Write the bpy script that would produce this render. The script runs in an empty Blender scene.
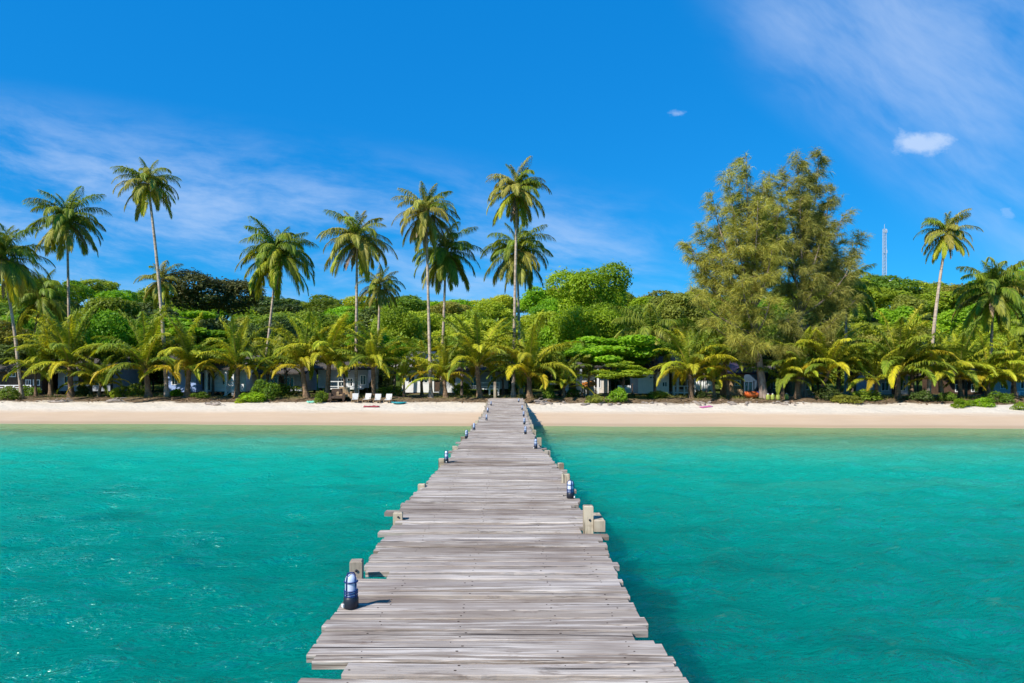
import bpy, math, random
import numpy as np
from mathutils import Vector

# ------------------------------------------------------------------ camera, sky, sun, exposure
S = bpy.context.scene
C = bpy.data.collections.new("place"); S.collection.children.link(C)
EYE, F, HY = 2.56, 680.0, 378.0            # eye height above the water, focal length in pixels, row of the horizon
R = math.radians
cam_d = bpy.data.cameras.new("camera")
cam_d.sensor_width = 36.0; cam_d.lens = 36.0 * F / 1024.0
cam_d.shift_y = (HY - 341.5) / 1024.0
cam_d.clip_start = 0.05; cam_d.clip_end = 3000
cam = bpy.data.objects.new("camera", cam_d); C.objects.link(cam)
cam.location = (0, 0, EYE); cam.rotation_euler = (R(90), 0, 0)
S.camera = cam

SUN_DIR = Vector((-0.58, -0.52, 0.67)).normalized()
SUN_EL = math.asin(SUN_DIR.z)
sun_d = bpy.data.lights.new("sun", 'SUN'); sun_d.energy = 4.6; sun_d.angle = R(0.5); sun_d.color = (1.0, 0.945, 0.86)
sun = bpy.data.objects.new("sun", sun_d); C.objects.link(sun)
sun.rotation_euler = SUN_DIR.to_track_quat('Z', 'Y').to_euler()

S.view_settings.view_transform = 'Standard'; S.view_settings.look = 'None'
S.view_settings.exposure = 0.60; S.view_settings.gamma = 1.0
S.cycles.use_denoising = True
S.cycles.use_adaptive_sampling = True; S.cycles.adaptive_threshold = 0.02
S.cycles.max_bounces = 8; S.cycles.diffuse_bounces = 3; S.cycles.glossy_bounces = 3; S.cycles.transmission_bounces = 4
S.cycles.transparent_max_bounces = 8
S.cycles.caustics_reflective = False; S.cycles.caustics_refractive = False


class NT:
    """small node-tree helper"""
    def __init__(self, nt): self.nt = nt
    def n(self, t, ins=None, **kw):
        nd = self.nt.nodes.new(t)
        for k, v in kw.items(): setattr(nd, k, v)
        for k, v in (ins or {}).items(): self.put(nd.inputs[k], v)
        return nd
    def put(self, sock, v):
        if isinstance(v, bpy.types.NodeSocket): self.nt.links.new(v, sock)
        elif isinstance(v, (tuple, list)) and len(v) == 3 and sock.type == 'RGBA': sock.default_value = (*v, 1)
        else: sock.default_value = v
    def m(self, op, a, b=0.0, c=0.0, clamp=False):
        nd = self.n('ShaderNodeMath', {0: a, 1: b, 2: c}, operation=op); nd.use_clamp = clamp; return nd.outputs[0]
    def mix(self, f, a, b, mode='MIX'):
        nd = self.nt.nodes.new('ShaderNodeMix'); nd.data_type = 'RGBA'; nd.blend_type = mode; nd.clamp_factor = True
        self.put(nd.inputs[0], f); self.put(nd.inputs[6], a); self.put(nd.inputs[7], b); return nd.outputs[2]
    def ss(self, v, lo, hi):
        nd = self.n('ShaderNodeMapRange', {0: v, 1: lo, 2: hi}, interpolation_type='SMOOTHSTEP'); return nd.outputs[0]
    def noise(self, vec, scale, detail=3.0, rough=0.55, dist=0.0):
        return self.n('ShaderNodeTexNoise', {'Vector': vec, 'Scale': scale, 'Detail': detail, 'Roughness': rough, 'Distortion': dist}).outputs[0]
    def mapping(self, vec, scale=(1, 1, 1), rot=(0, 0, 0), loc=(0, 0, 0)):
        if any(rot): vec = self.n('ShaderNodeMapping', {'Vector': vec, 'Rotation': rot}).outputs[0]
        return self.n('ShaderNodeMapping', {'Vector': vec, 'Scale': scale, 'Location': loc}).outputs[0]


W = bpy.data.worlds.new("World"); S.world = W; W.use_nodes = True
w = NT(W.node_tree); W.node_tree.nodes.clear()
sky = w.n('ShaderNodeTexSky', sky_type='NISHITA', sun_disc=False)
sky.sun_elevation = SUN_EL; sky.sun_rotation = math.atan2(SUN_DIR.x, SUN_DIR.y)
sky.altitude = 0; sky.air_density = 1.0; sky.dust_density = 0.1; sky.ozone_density = 4.0
hsv = w.n('ShaderNodeHueSaturation', {'Saturation': 1.25, 'Value': 1.0, 'Color': sky.outputs[0]})
skyc = w.mix(1.0, hsv.outputs[0], (0.30, 1.12, 1.20), 'MULTIPLY')
skyc = w.mix(0.55, skyc, (0.0, 2.38, 7.6))
# high cirrus and two small cumulus puffs, laid out by direction on the dome
tc = w.n('ShaderNodeTexCoord').outputs['Generated']
sx = w.n('ShaderNodeSeparateXYZ', {0: tc})
den = w.m('MAXIMUM', sx.outputs[1], 0.05)
u = w.m('DIVIDE', sx.outputs[0], den); v = w.m('DIVIDE', sx.outputs[2], den)
front = w.ss(sx.outputs[1], 0.1, 0.4)
uv = w.n('ShaderNodeCombineXYZ', {0: u, 1: v, 2: 0.0}).outputs[0]
warp = w.n('ShaderNodeTexNoise', {'Vector': uv, 'Scale': 3.0, 'Detail': 3.0}).outputs[1]
uvw = w.n('ShaderNodeVectorMath', {0: uv, 1: w.n('ShaderNodeVectorMath', {0: warp, 1: (0.16, 0.09, 0)}, operation='MULTIPLY').outputs[0]}, operation='ADD').outputs[0]
# low band, leaning gently
nA = w.noise(w.mapping(uvw, (2.6, 10.0, 1), (0, 0, R(9))), 1.0, 7, 0.64)
topA = w.m('ADD', w.m('MULTIPLY', u, -0.16), 0.285)
mA = w.m('MULTIPLY', w.ss(w.m('SUBTRACT', topA, v), -0.05, 0.10), w.ss(v, 0.02, 0.15))
mA = w.m('MULTIPLY', mA, w.ss(u, 0.42, 0.05))
fA = w.m('MULTIPLY', w.ss(nA, 0.38, 0.70), mA)
# streaming veil to the upper right
nB = w.noise(w.mapping(uvw, (1.5, 3.4, 1), (0, 0, R(36))), 1.0, 6, 0.6)
nB2 = w.noise(w.mapping(uvw, (4, 13, 1), (0, 0, R(36))), 1.0, 5, 0.62)
lineB = w.m('ADD', w.m('MULTIPLY', u, 0.78), v)
mB = w.m('MULTIPLY', w.ss(lineB, 0.66, 0.84), w.ss(u, 0.22, 0.42))
fB = w.m('MULTIPLY', w.ss(w.m('ADD', w.m('MULTIPLY', nB, 0.76), w.m('MULTIPLY', nB2, 0.24)), 0.34, 0.66), mB)
def puff(cu, cv, ru, rv, sc, seed, amp):
    du = w.m('DIVIDE', w.m('SUBTRACT', u, cu), ru); dv = w.m('DIVIDE', w.m('SUBTRACT', v, cv), rv)
    d2 = w.m('SQRT', w.m('ADD', w.m('MULTIPLY', du, du), w.m('MULTIPLY', dv, dv)))
    nn = w.noise(w.mapping(uv, (1, 1.5, 1), loc=(seed, seed, 0)), sc, 6, 0.6)
    return w.m('MULTIPLY', w.ss(w.m('ADD', w.m('SUBTRACT', 1.0, d2), w.m('MULTIPLY', w.m('SUBTRACT', nn, 0.5), 1.8)), 0.12, 0.85), amp)
p1 = puff(0.598, 0.345, 0.066, 0.030, 17, 3.1, 0.74)
p2 = puff(0.243, 0.389, 0.016, 0.007, 60, 7.7, 0.35)
p3 = puff(0.729, 0.243, 0.018, 0.016, 50, 1.7, 0.26)
f = w.m('ADD', w.m('MULTIPLY', fA, 0.56), w.m('MULTIPLY', fB, 0.46))
f = w.m('MAXIMUM', f, p1); f = w.m('MAXIMUM', f, p2); f = w.m('MAXIMUM', f, p3)
f = w.m('MULTIPLY', f, front)
skyf = w.mix(f, skyc, (5.3, 6.5, 8.5))
bg = w.n('ShaderNodeBackground', {'Color': skyf, 'Strength': 0.080})
wo = w.n('ShaderNodeOutputWorld', {'Surface': bg.outputs[0]})

# ------------------------------------------------------------------ helpers
rnd = random.Random(11)
def at(px, py, y): return Vector(((px - 512) / F * y, y, EYE + (HY - py) / F * y))
def tag(o, label=None, cat=None, group=None, kind=None):
    if label: o['label'] = label
    if cat: o['category'] = cat
    if group: o['group'] = group
    if kind: o['kind'] = kind
    return o
def link(o, parent=None):
    C.objects.link(o)
    if parent is not None: o.parent = parent
    return o
def empty(name, loc, rz=0.0):
    o = bpy.data.objects.new(name, None); o.empty_display_size = 0.2
    o.location = loc; o.rotation_euler = (0, 0, rz); return link(o)
def put(name, me, parent=None, loc=(0, 0, 0), rot=(0, 0, 0), scale=(1, 1, 1)):
    o = bpy.data.objects.new(name, me); o.location = loc; o.rotation_euler = rot; o.scale = scale
    return link(o, parent)
def copy_tree(src, parent=None):
    c = src.copy(); C.objects.link(c); c.parent = parent
    for ch in list(src.children): copy_tree(ch, c)
    return c
def quad_mesh(name, V, m, tone=None, smooth=False):
    """V: (n,4,3) loose quads"""
    V = np.asarray(V, dtype=np.float32); n = len(V)
    me = bpy.data.meshes.new(name)
    me.vertices.add(n * 4); me.vertices.foreach_set('co', V.reshape(-1))
    me.loops.add(n * 4); me.loops.foreach_set('vertex_index', np.arange(n * 4, dtype=np.int32))
    me.polygons.add(n); me.polygons.foreach_set('loop_start', np.arange(0, n * 4, 4, dtype=np.int32))
    me.update(calc_edges=True)
    if tone is not None:
        a = me.attributes.new('tone', 'FLOAT', 'FACE'); a.data.foreach_set('value', np.asarray(tone, dtype=np.float32))
    me.materials.append(m)
    if smooth: me.polygons.foreach_set('use_smooth', np.ones(n, dtype=bool))
    me.validate(); return me

class MB:
    """collects shapes into one mesh"""
    def __init__(self): self.v, self.f, self.t, self.sm = [], [], [], []
    def add(self, vs, fs, tone=0.0, smooth=False):
        b = len(self.v); self.v += [tuple(p) for p in vs]
        for q in fs: self.f.append([i + b for i in q]); self.t.append(tone); self.sm.append(smooth)
    def box(self, x0, x1, y0, y1, z0, z1, tone=0.0, rz=0.0, bev=0.0):
        cx, cy = (x0 + x1) / 2, (y0 + y1) / 2; c, s = math.cos(rz), math.sin(rz)
        def T(x, y, z): dx, dy = x - cx, y - cy; return (cx + dx * c - dy * s, cy + dx * s + dy * c, z)
        if bev <= 0:
            vs = [T(x, y, z) for z in (z0, z1) for (x, y) in ((x0, y0), (x1, y0), (x1, y1), (x0, y1))]
            self.add(vs, [(3, 2, 1, 0), (4, 5, 6, 7), (0, 1, 5, 4), (1, 2, 6, 5), (2, 3, 7, 6), (3, 0, 4, 7)], tone)
        else:
            b = bev; vs = []
            rings = ((z0, b), (z0 + b, 0), (z1 - b, 0), (z1, b))
            for z, i in rings:
                for (x, y) in ((x0 + i, y0 + i), (x1 - i, y0 + i), (x1 - i, y1 - i), (x0 + i, y1 - i)): vs.append(T(x, y, z))
            fs = [(3, 2, 1, 0), (12, 13, 14, 15)]
            for k in range(3):
                for j in range(4): fs.append((k * 4 + j, k * 4 + (j + 1) % 4, (k + 1) * 4 + (j + 1) % 4, (k + 1) * 4 + j))
            self.add(vs, fs, tone)
    def tube(self, pts, rad, n=8, tone=0.0, cap=True, smooth=True):
        pts = [Vector(p) for p in pts]; vs = []; fs = []
        up = Vector((0.13, 0.97, 0.2)); N0 = None
        for i, p in enumerate(pts):
            t = (pts[min(i + 1, len(pts) - 1)] - pts[max(i - 1, 0)]).normalized()
            if N0 is None: N0 = t.cross(up if abs(t.dot(up)) < 0.95 else Vector((1, 0, 0))).normalized()
            else: N0 = (N0 - t * N0.dot(t)).normalized()
            B = t.cross(N0); r = rad[i] if isinstance(rad, (list, tuple)) else rad
            for k in range(n):
                a = 2 * math.pi * k / n; vs.append(p + N0 * (r * math.cos(a)) + B * (r * math.sin(a)))
        for i in range(len(pts) - 1):
            for k in range(n): fs.append((i * n + k, i * n + (k + 1) % n, (i + 1) * n + (k + 1) % n, (i + 1) * n + k))
        self.add(vs, fs, tone, smooth)
        if cap:
            self.add(vs[:n], [tuple(range(n - 1, -1, -1))], tone); self.add(vs[-n:], [tuple(range(n))], tone)
    def lathe(self, prof, n=20, c=(0, 0, 0), tone=0.0, smooth=True):
        vs = []; fs = []
        for r, z in prof:
            for k in range(n): a = 2 * math.pi * k / n; vs.append((c[0] + r * math.cos(a), c[1] + r * math.sin(a), c[2] + z))
        for i in range(len(prof) - 1):
            for k in range(n): fs.append((i * n + k, i * n + (k + 1) % n, (i + 1) * n + (k + 1) % n, (i + 1) * n + k))
        self.add(vs, fs, tone, smooth)
        self.add(vs[:n], [tuple(range(n - 1, -1, -1))], tone); self.add(vs[-n:], [tuple(range(n))], tone)
    def mesh(self, name, m):
        me = bpy.data.meshes.new(name); me.from_pydata(self.v, [], self.f); me.update()
        a = me.attributes.new('tone', 'FLOAT', 'FACE'); a.data.foreach_set('value', self.t)
        me.polygons.foreach_set('use_smooth', self.sm); me.materials.append(m); return me
    def build(self, name, m, parent=None, loc=(0, 0, 0), rot=(0, 0, 0)):
        return put(name, self.mesh(name, m), parent, loc, rot)

# ------------------------------------------------------------------ materials
def base_mat(name):
    m = bpy.data.materials.new(name); m.use_nodes = True
    t = NT(m.node_tree); b = m.node_tree.nodes['Principled BSDF']; return m, t, b
def paint(name, col, rough=0.6, var=0.18, scale=3.0, spec=0.4, bump=0.15, metal=0.0):
    m, t, b = base_mat(name)
    p = t.n('ShaderNodeTexCoord').outputs['Object']
    n1 = t.noise(p, scale, 5); n2 = t.noise(t.mapping(p, (1, 1, 0.25)), scale * 4, 4)
    k = t.m('ADD', t.m('MULTIPLY', n1, 0.6), t.m('MULTIPLY', n2, 0.4))
    dark = tuple(c * (1 - 1.6 * var) for c in col); lite = tuple(min(1, c * (1 + var)) for c in col)
    t.put(b.inputs['Base Color'], t.mix(t.ss(k, 0.3, 0.7), dark, lite))
    b.inputs['Roughness'].default_value = rough; b.inputs['Specular IOR Level'].default_value = spec; b.inputs['Metallic'].default_value = metal
    bp = t.n('ShaderNodeBump', {'Strength': bump, 'Distance': 0.02, 'Height': n2}); t.put(b.inputs['Normal'], bp.outputs[0])
    return m
def leaf_mat(name, a, bcol, rachis=None, trans=0.3, objvar=0.35, rough=0.5):
    m, t, b = base_mat(name)
    tone = t.n('ShaderNodeAttribute', attribute_name='tone').outputs['Fac']
    oi = t.n('ShaderNodeObjectInfo').outputs['Random']
    col = t.mix(t.ss(tone, 0.0, 1.0), a, bcol)
    hs = t.n('ShaderNodeHueSaturation', {'Hue': t.m('ADD', 0.5, t.m('MULTIPLY', t.m('SUBTRACT', oi, 0.5), 0.035)),
                                        'Value': t.m('ADD', 1 - objvar / 2, t.m('MULTIPLY', t.m('FRACT', t.m('MULTIPLY', oi, 7.31)), objvar)), 'Color': col})
    col = hs.outputs[0]
    if rachis: col = t.mix(t.m('GREATER_THAN', tone, 1.5), col, rachis)
    t.put(b.inputs['Base Color'], col)
    b.inputs['Roughness'].default_value = rough; b.inputs['Specular IOR Level'].default_value = 0.22
    tr = t.n('ShaderNodeBsdfTranslucent', {'Color': t.mix(1.0, col, (1.35, 1.25, 0.6), 'MULTIPLY')})
    mx = t.n('ShaderNodeMixShader', {0: trans, 1: b.outputs[0], 2: tr.outputs[0]})
    t.put(t.nt.nodes['Material Output'].inputs[0], mx.outputs[0]); return m
def bark_mat(name, a, bcol, ring=0.0, scale=6.0):
    m, t, b = base_mat(name)
    p = t.n('ShaderNodeTexCoord').outputs['Object']
    n1 = t.noise(t.mapping(p, (1, 1, 0.3)), scale, 5, 0.65)
    n2 = t.noise(t.mapping(p, (0.3, 0.3, 1)), 9.0, 3)
    k = t.mix(ring, n1, n2) if ring else n1
    t.put(b.inputs['Base Color'], t.mix(t.ss(k, 0.34, 0.66), a, bcol))
    b.inputs['Roughness'].default_value = 0.85; b.inputs['Specular IOR Level'].default_value = 0.2
    bp = t.n('ShaderNodeBump', {'Strength': 0.6, 'Distance': 0.03, 'Height': n1}); t.put(b.inputs['Normal'], bp.outputs[0]); return m

M = {}
M['frond_green'] = leaf_mat('frond_green', (0.10, 0.165, 0.016), (0.275, 0.33, 0.028), (0.26, 0.24, 0.05), 0.36)
M['frond_lime'] = leaf_mat('frond_lime', (0.22, 0.275, 0.016), (0.50, 0.50, 0.032), (0.42, 0.36, 0.05), 0.38)
M['frond_yellow'] = leaf_mat('frond_yellow', (0.33, 0.30, 0.018), (0.56, 0.45, 0.025), (0.42, 0.30, 0.04), 0.36)
M['frond_olive'] = leaf_mat('frond_olive', (0.165, 0.19, 0.026), (0.43, 0.40, 0.065), (0.30, 0.25, 0.09), 0.34)
M['frond_dead'] = leaf_mat('frond_dead', (0.19, 0.125, 0.075), (0.36, 0.25, 0.16), (0.30, 0.20, 0.12), 0.15)
M['leaf_bright'] = leaf_mat('leaf_bright', (0.12, 0.235, 0.012), (0.30, 0.48, 0.022), None, 0.44)
M['leaf_lime'] = leaf_mat('leaf_lime', (0.20, 0.27, 0.018), (0.44, 0.50, 0.034), None, 0.44)
M['leaf_mid'] = leaf_mat('leaf_mid', (0.105, 0.175, 0.018), (0.25, 0.34, 0.032), None, 0.44)
M['leaf_dark'] = leaf_mat('leaf_dark', (0.040, 0.072, 0.014), (0.105, 0.150, 0.026), None, 0.24)
M['leaf_brown'] = leaf_mat('leaf_brown', (0.050, 0.060, 0.015), (0.130, 0.135, 0.034), None, 0.2)
M['leaf_olive'] = leaf_mat('leaf_olive', (0.17, 0.19, 0.026), (0.37, 0.37, 0.06), None, 0.42)
M['needle'] = leaf_mat('needle', (0.15, 0.16, 0.034), (0.64, 0.57, 0.115), None, 0.40, 0.05)
M['needle_green'] = leaf_mat('needle_green', (0.10, 0.13, 0.03), (0.50, 0.50, 0.11), None, 0.40, 0.05)
M['palm_bark'] = bark_mat('palm_bark', (0.24, 0.175, 0.125), (0.52, 0.41, 0.32), 0.5)
M['young_bark'] = bark_mat('young_bark', (0.09, 0.055, 0.032), (0.26, 0.17, 0.10), 0.5, 9)
M['bark'] = bark_mat('bark', (0.07, 0.052, 0.04), (0.19, 0.15, 0.12))
M['casuarina_bark'] = bark_mat('casuarina_bark', (0.16, 0.115, 0.09), (0.36, 0.28, 0.23))
M['white'] = paint('white_paint', (0.78, 0.78, 0.76), 0.55, 0.06)
M['canvas'] = paint('white_canvas', (0.52, 0.51, 0.49), 0.8, 0.08)
M['cream'] = paint('cream_wall', (0.66, 0.60, 0.52), 0.7, 0.1)
M['blue_shade_wall'] = paint('blue_shade_wall', (0.34, 0.46, 0.78), 0.7, 0.08)  # white wall whose bluish shade is put into the colour
M['grey_shade_wall'] = paint('grey_blue_shade_wall', (0.38, 0.40, 0.43), 0.7, 0.1)  # grey for pale walls, with their bluish shade mixed into it
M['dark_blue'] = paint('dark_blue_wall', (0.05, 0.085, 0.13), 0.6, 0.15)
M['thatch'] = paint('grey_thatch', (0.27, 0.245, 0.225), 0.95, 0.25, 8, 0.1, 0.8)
M['shaded_thatch'] = paint('shaded_thatch', (0.085, 0.075, 0.066), 0.95, 0.25, 8, 0.1, 0.8)  # shaded copy of the grey thatch, shadow put into the colour
M['rust_roof'] = paint('maroon_roof', (0.06, 0.024, 0.028), 0.6, 0.2, 4)
M['purple_roof'] = paint('purple_roof', (0.045, 0.028, 0.055), 0.6, 0.2, 4)
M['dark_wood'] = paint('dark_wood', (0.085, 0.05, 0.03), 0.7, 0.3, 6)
M['tan_wood'] = paint('tan_wood', (0.42, 0.28, 0.15), 0.7, 0.2, 6)
M['brick'] = paint('pale_brick', (0.50, 0.30, 0.20), 0.8, 0.25, 9)
M['black'] = paint('black_plastic', (0.012, 0.015, 0.025), 0.45, 0.2)
M['navy'] = paint('navy_plastic', (0.012, 0.030, 0.135), 0.35, 0.15)
M['orange'] = paint('orange_plastic', (0.75, 0.15, 0.03), 0.4, 0.1)
M['blue'] = paint('blue_plastic', (0.02, 0.08, 0.48), 0.4, 0.1)
M['teal'] = paint('teal_plastic', (0.01, 0.22, 0.25), 0.45, 0.1)
M['mint'] = paint('mint_canvas', (0.22, 0.58, 0.44), 0.8, 0.1)
M['pink'] = paint('pink_cloth', (0.50, 0.13, 0.30), 0.9, 0.12)
M['yellow_green'] = paint('yellow_green_plastic', (0.30, 0.34, 0.06), 0.5, 0.1)
M['red'] = paint('red_cloth', (0.30, 0.05, 0.06), 0.8, 0.12)
M['amber'] = paint('orange_awning', (0.80, 0.27, 0.03), 0.8, 0.1)
M['green_panel'] = paint('green_panel', (0.03, 0.22, 0.12), 0.6, 0.1)
M['steel'] = paint('galvanised_steel', (0.40, 0.46, 0.55), 0.5, 0.08)
M['stone'] = paint('beach_stone', (0.30, 0.25, 0.21), 0.9, 0.3, 7, 0.2, 0.7)
M['husk'] = paint('coconut_husk', (0.24, 0.25, 0.05), 0.6, 0.3, 12)
M['dark_cavity'] = paint('window_glass', (0.02, 0.025, 0.03), 0.08, 0.1, 2, 0.5, 0.0)
M['litter'] = leaf_mat('dry_litter', (0.10, 0.06, 0.035), (0.30, 0.20, 0.12), None, 0.05)
M['grass'] = leaf_mat('lawn_grass', (0.06, 0.09, 0.015), (0.20, 0.19, 0.04), None, 0.25)

def glass_mat():
    m, t, b = base_mat('frosted_lamp_glass')
    b.inputs['Base Color'].default_value = (0.70, 0.78, 0.95, 1); b.inputs['Roughness'].default_value = 0.18
    b.inputs['Transmission Weight'].default_value = 0.25; b.inputs['Coat Weight'].default_value = 0.5
    return m
M['lamp_glass'] = glass_mat()

def wood_mat(name, post=False):
    m, t, b = base_mat(name)
    p = t.n('ShaderNodeTexCoord').outputs['Object']
    tone = t.n('ShaderNodeAttribute', attribute_name='tone').outputs['Fac']
    off = t.n('ShaderNodeCombineXYZ', {0: t.m('MULTIPLY', tone, 37.0), 1: t.m('MULTIPLY', tone, 13.0), 2: t.m('MULTIPLY', tone, 71.0)}).outputs[0]
    q = t.n('ShaderNodeVectorMath', {0: p, 1: off}, operation='ADD').outputs[0]
    sc = (9, 9, 1.1) if post else (1.3, 34, 34)
    g1 = t.noise(t.mapping(q, sc), 1.0, 6, 0.62, 0.4)
    g2 = t.noise(t.mapping(q, (sc[0] * 2.1, sc[1] * 3.2, sc[2] * 2.1)), 1.0, 5, 0.6, 0.2)
    st = t.noise(t.mapping(q, (1.6, 7, 7)), 1.0, 5, 0.6)
    big = t.noise(t.mapping(p, (0.8, 0.8, 0.8)), 1.0, 3)
    pt = t.m('FRACT', t.m('MULTIPLY', tone, 5.77)); pt2 = t.m('FRACT', t.m('MULTIPLY', tone, 17.3))
    base = t.mix(pt, (0.205, 0.160, 0.125), (0.40, 0.34, 0.285))
    if post: base = t.mix(pt, (0.26, 0.21, 0.14), (0.46, 0.38, 0.27))
    blot = t.noise(t.mapping(q, (2.6, 11, 11) if not post else (8, 8, 3)), 1.0, 6, 0.7, 0.8)
    crack = t.noise(t.mapping(q, (0.75, 42, 42) if not post else (30, 30, 1.2)), 1.0, 4, 0.55, 0.25)
    wornv = t.noise(t.mapping(q, (0.55, 2.2, 2.2)), 1.0, 4, 0.6)
    col = t.mix(t.m('MULTIPLY', t.ss(g1, 0.44, 0.60), t.ss(wornv, 0.34, 0.62)), base, (0.60, 0.53, 0.46) if not post else (0.56, 0.48, 0.35))
    col = t.mix(t.m('MULTIPLY', t.ss(pt2, 0.55, 0.95), 0.30), col, (0.285, 0.26, 0.265))
    col = t.mix(t.m('MULTIPLY', t.ss(blot, 0.56, 0.70), 0.60), col, (0.125, 0.088, 0.066))
    col = t.mix(t.m('MULTIPLY', t.ss(st, 0.56, 0.72), 0.60), col, (0.165, 0.120, 0.095))
    col = t.mix(t.m('MULTIPLY', t.ss(g2, 0.57, 0.70), 0.32), col, (0.085, 0.064, 0.054))
    col = t.mix(t.m('MULTIPLY', t.ss(crack, 0.615, 0.68), 0.85), col, (0.040, 0.030, 0.026))
    col = t.mix(t.m('MULTIPLY', t.ss(big, 0.46, 0.68), 0.45), col, (0.17, 0.125, 0.10))
    col = t.mix(t.m('LESS_THAN', tone, -0.5), col, (0.045, 0.032, 0.026))
    t.put(b.inputs['Base Color'], col); b.inputs['Roughness'].default_value = 0.92; b.inputs['Specular IOR Level'].default_value = 0.08
    h = t.m('SUBTRACT', t.m('ADD', t.m('MULTIPLY', g1, 0.6), t.m('MULTIPLY', g2, 0.5)), t.m('MULTIPLY', t.ss(crack, 0.60, 0.70), 0.6))
    bp = t.n('ShaderNodeBump', {'Strength': 0.75, 'Distance': 0.012, 'Height': h}); t.put(b.inputs['Normal'], bp.outputs[0]); return m
M['deck'] = wood_mat('weathered_planks'); M['post'] = wood_mat('weathered_posts', True)

# ------------------------------------------------------------------ the lie of the land
rs = np.random.RandomState(5)
def shore(x): return 36.2 - 0.068 * np.clip(x, -160, 160) + 0.20 * np.sin(x * 0.23) + 0.12 * np.sin(x * 0.61 + 1) + 0.06 * np.sin(x * 1.7 + 2)
def sst(v): v = np.clip(v, 0, 1); return v * v * (3 - 2 * v)
def hill(x, y):
    H = 14.5 + 5.0 * sst((x - 25) / 60) + 2.5 * sst((-x - 40) / 60) + 1.2 * np.sin(x * 0.045 + 1.0) + 0.8 * np.sin(x * 0.11)
    return H * sst((y - 58) / 120) + 14 * sst((y - 190) / 160) * sst((x - 10) / 90)
def ground_z(x, y):
    x = np.asarray(x, dtype=float); y = np.asarray(y, dtype=float)
    s = y - shore(x)
    sea = -2.6 * (1 - np.exp(np.minimum(s, 0) / 19))
    up = np.clip(s / 8.6, 0, 1)
    sand = 1.25 * (up ** 0.86)
    flat = 0.009 * np.clip(s - 8.6, 0, 60)
    rough = 0.035 * np.sin(x * 1.9 + 0.7 * np.sin(y)) * np.sin(y * 2.3 + np.sin(x * 0.9)) * np.clip((s - 3) / 2, 0, 1)
    return np.where(s < 0, sea, sand + flat + rough + hill(x, y))
def gz(x, y): return float(ground_z(x, y))

def sheet(name, xs, ts, yfun, m):
    """a strip of ground: rows run along the shore"""
    X, T = np.meshgrid(xs, ts); Y = yfun(X, T); Z = ground_z(X, Y)
    nx, ny = len(xs), len(ts)
    V = np.stack([X, Y, Z], -1).reshape(-1, 3)
    i = np.arange(ny - 1)[:, None] * nx + np.arange(nx - 1)[None, :]
    Fc = np.stack([i, i + 1, i + nx + 1, i + nx], -1).reshape(-1, 4)
    me = bpy.data.meshes.new(name)
    me.vertices.add(len(V)); me.vertices.foreach_set('co', V.astype(np.float32).reshape(-1))
    me.loops.add(Fc.size); me.loops.foreach_set('vertex_index', Fc.astype(np.int32).reshape(-1))
    me.polygons.add(len(Fc)); me.polygons.foreach_set('loop_start', np.arange(0, Fc.size, 4, dtype=np.int32))
    me.update(calc_edges=True); me.polygons.foreach_set('use_smooth', np.ones(len(Fc), dtype=bool)); me.materials.append(m)
    o = put(name, me); o['kind'] = 'structure'; return o

def sand_mat():
    m, t, b = base_mat('beach_sand')
    p = t.n('ShaderNodeNewGeometry').outputs['Position']
    z = t.n('ShaderNodeSeparateXYZ', {0: p}).outputs[2]
    n1 = t.noise(t.mapping(p, (0.35, 1.2, 1)), 1.0, 5); n2 = t.noise(p, 9.0, 5, 0.65); n3 = t.noise(t.mapping(p, (0.6, 2.5, 1)), 1.0, 6, 0.7)
    lvl = t.m('ADD', z, t.m('MULTIPLY', t.m('SUBTRACT', n1, 0.5), 0.22))
    dry = t.mix(t.ss(n2, 0.3, 0.7), (0.53, 0.46, 0.36), (0.67, 0.59, 0.48))
    wet = t.mix(n3, (0.46, 0.33, 0.215), (0.55, 0.41, 0.28))
    col = t.mix(t.ss(lvl, 0.44, 0.70), wet, dry)
    col = t.mix(t.m('MULTIPLY', t.ss(z, 0.16, 0.06), 0.6), col, (0.34, 0.235, 0.135))
    col = t.mix(t.ss(z, 0.05, -0.06), col, (0.50, 0.43, 0.27))
    litter = t.m('MULTIPLY', t.ss(t.m('ADD', lvl, t.m('MULTIPLY', n3, 0.5)), 1.22, 1.42), t.ss(n2, 0.30, 0.52))
    col = t.mix(t.m('MULTIPLY', litter, 0.85), col, (0.17, 0.115, 0.07))
    t.put(b.inputs['Base Color'], col)
    t.put(b.inputs['Roughness'], t.m('ADD', 0.55, t.m('MULTIPLY', t.ss(lvl, 0.05, 0.4), 0.4)))
    b.inputs['Specular IOR Level'].default_value = 0.25
    bp = t.n('ShaderNodeBump', {'Strength': 0.7, 'Distance': 0.16, 'Height': t.m('MULTIPLY', t.m('ADD', n3, t.m('MULTIPLY', t.noise(p, 2.2, 3), 0.8)), t.ss(lvl, 0.3, 0.8))}); t.put(b.inputs['Normal'], bp.outputs[0])
    return m
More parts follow.
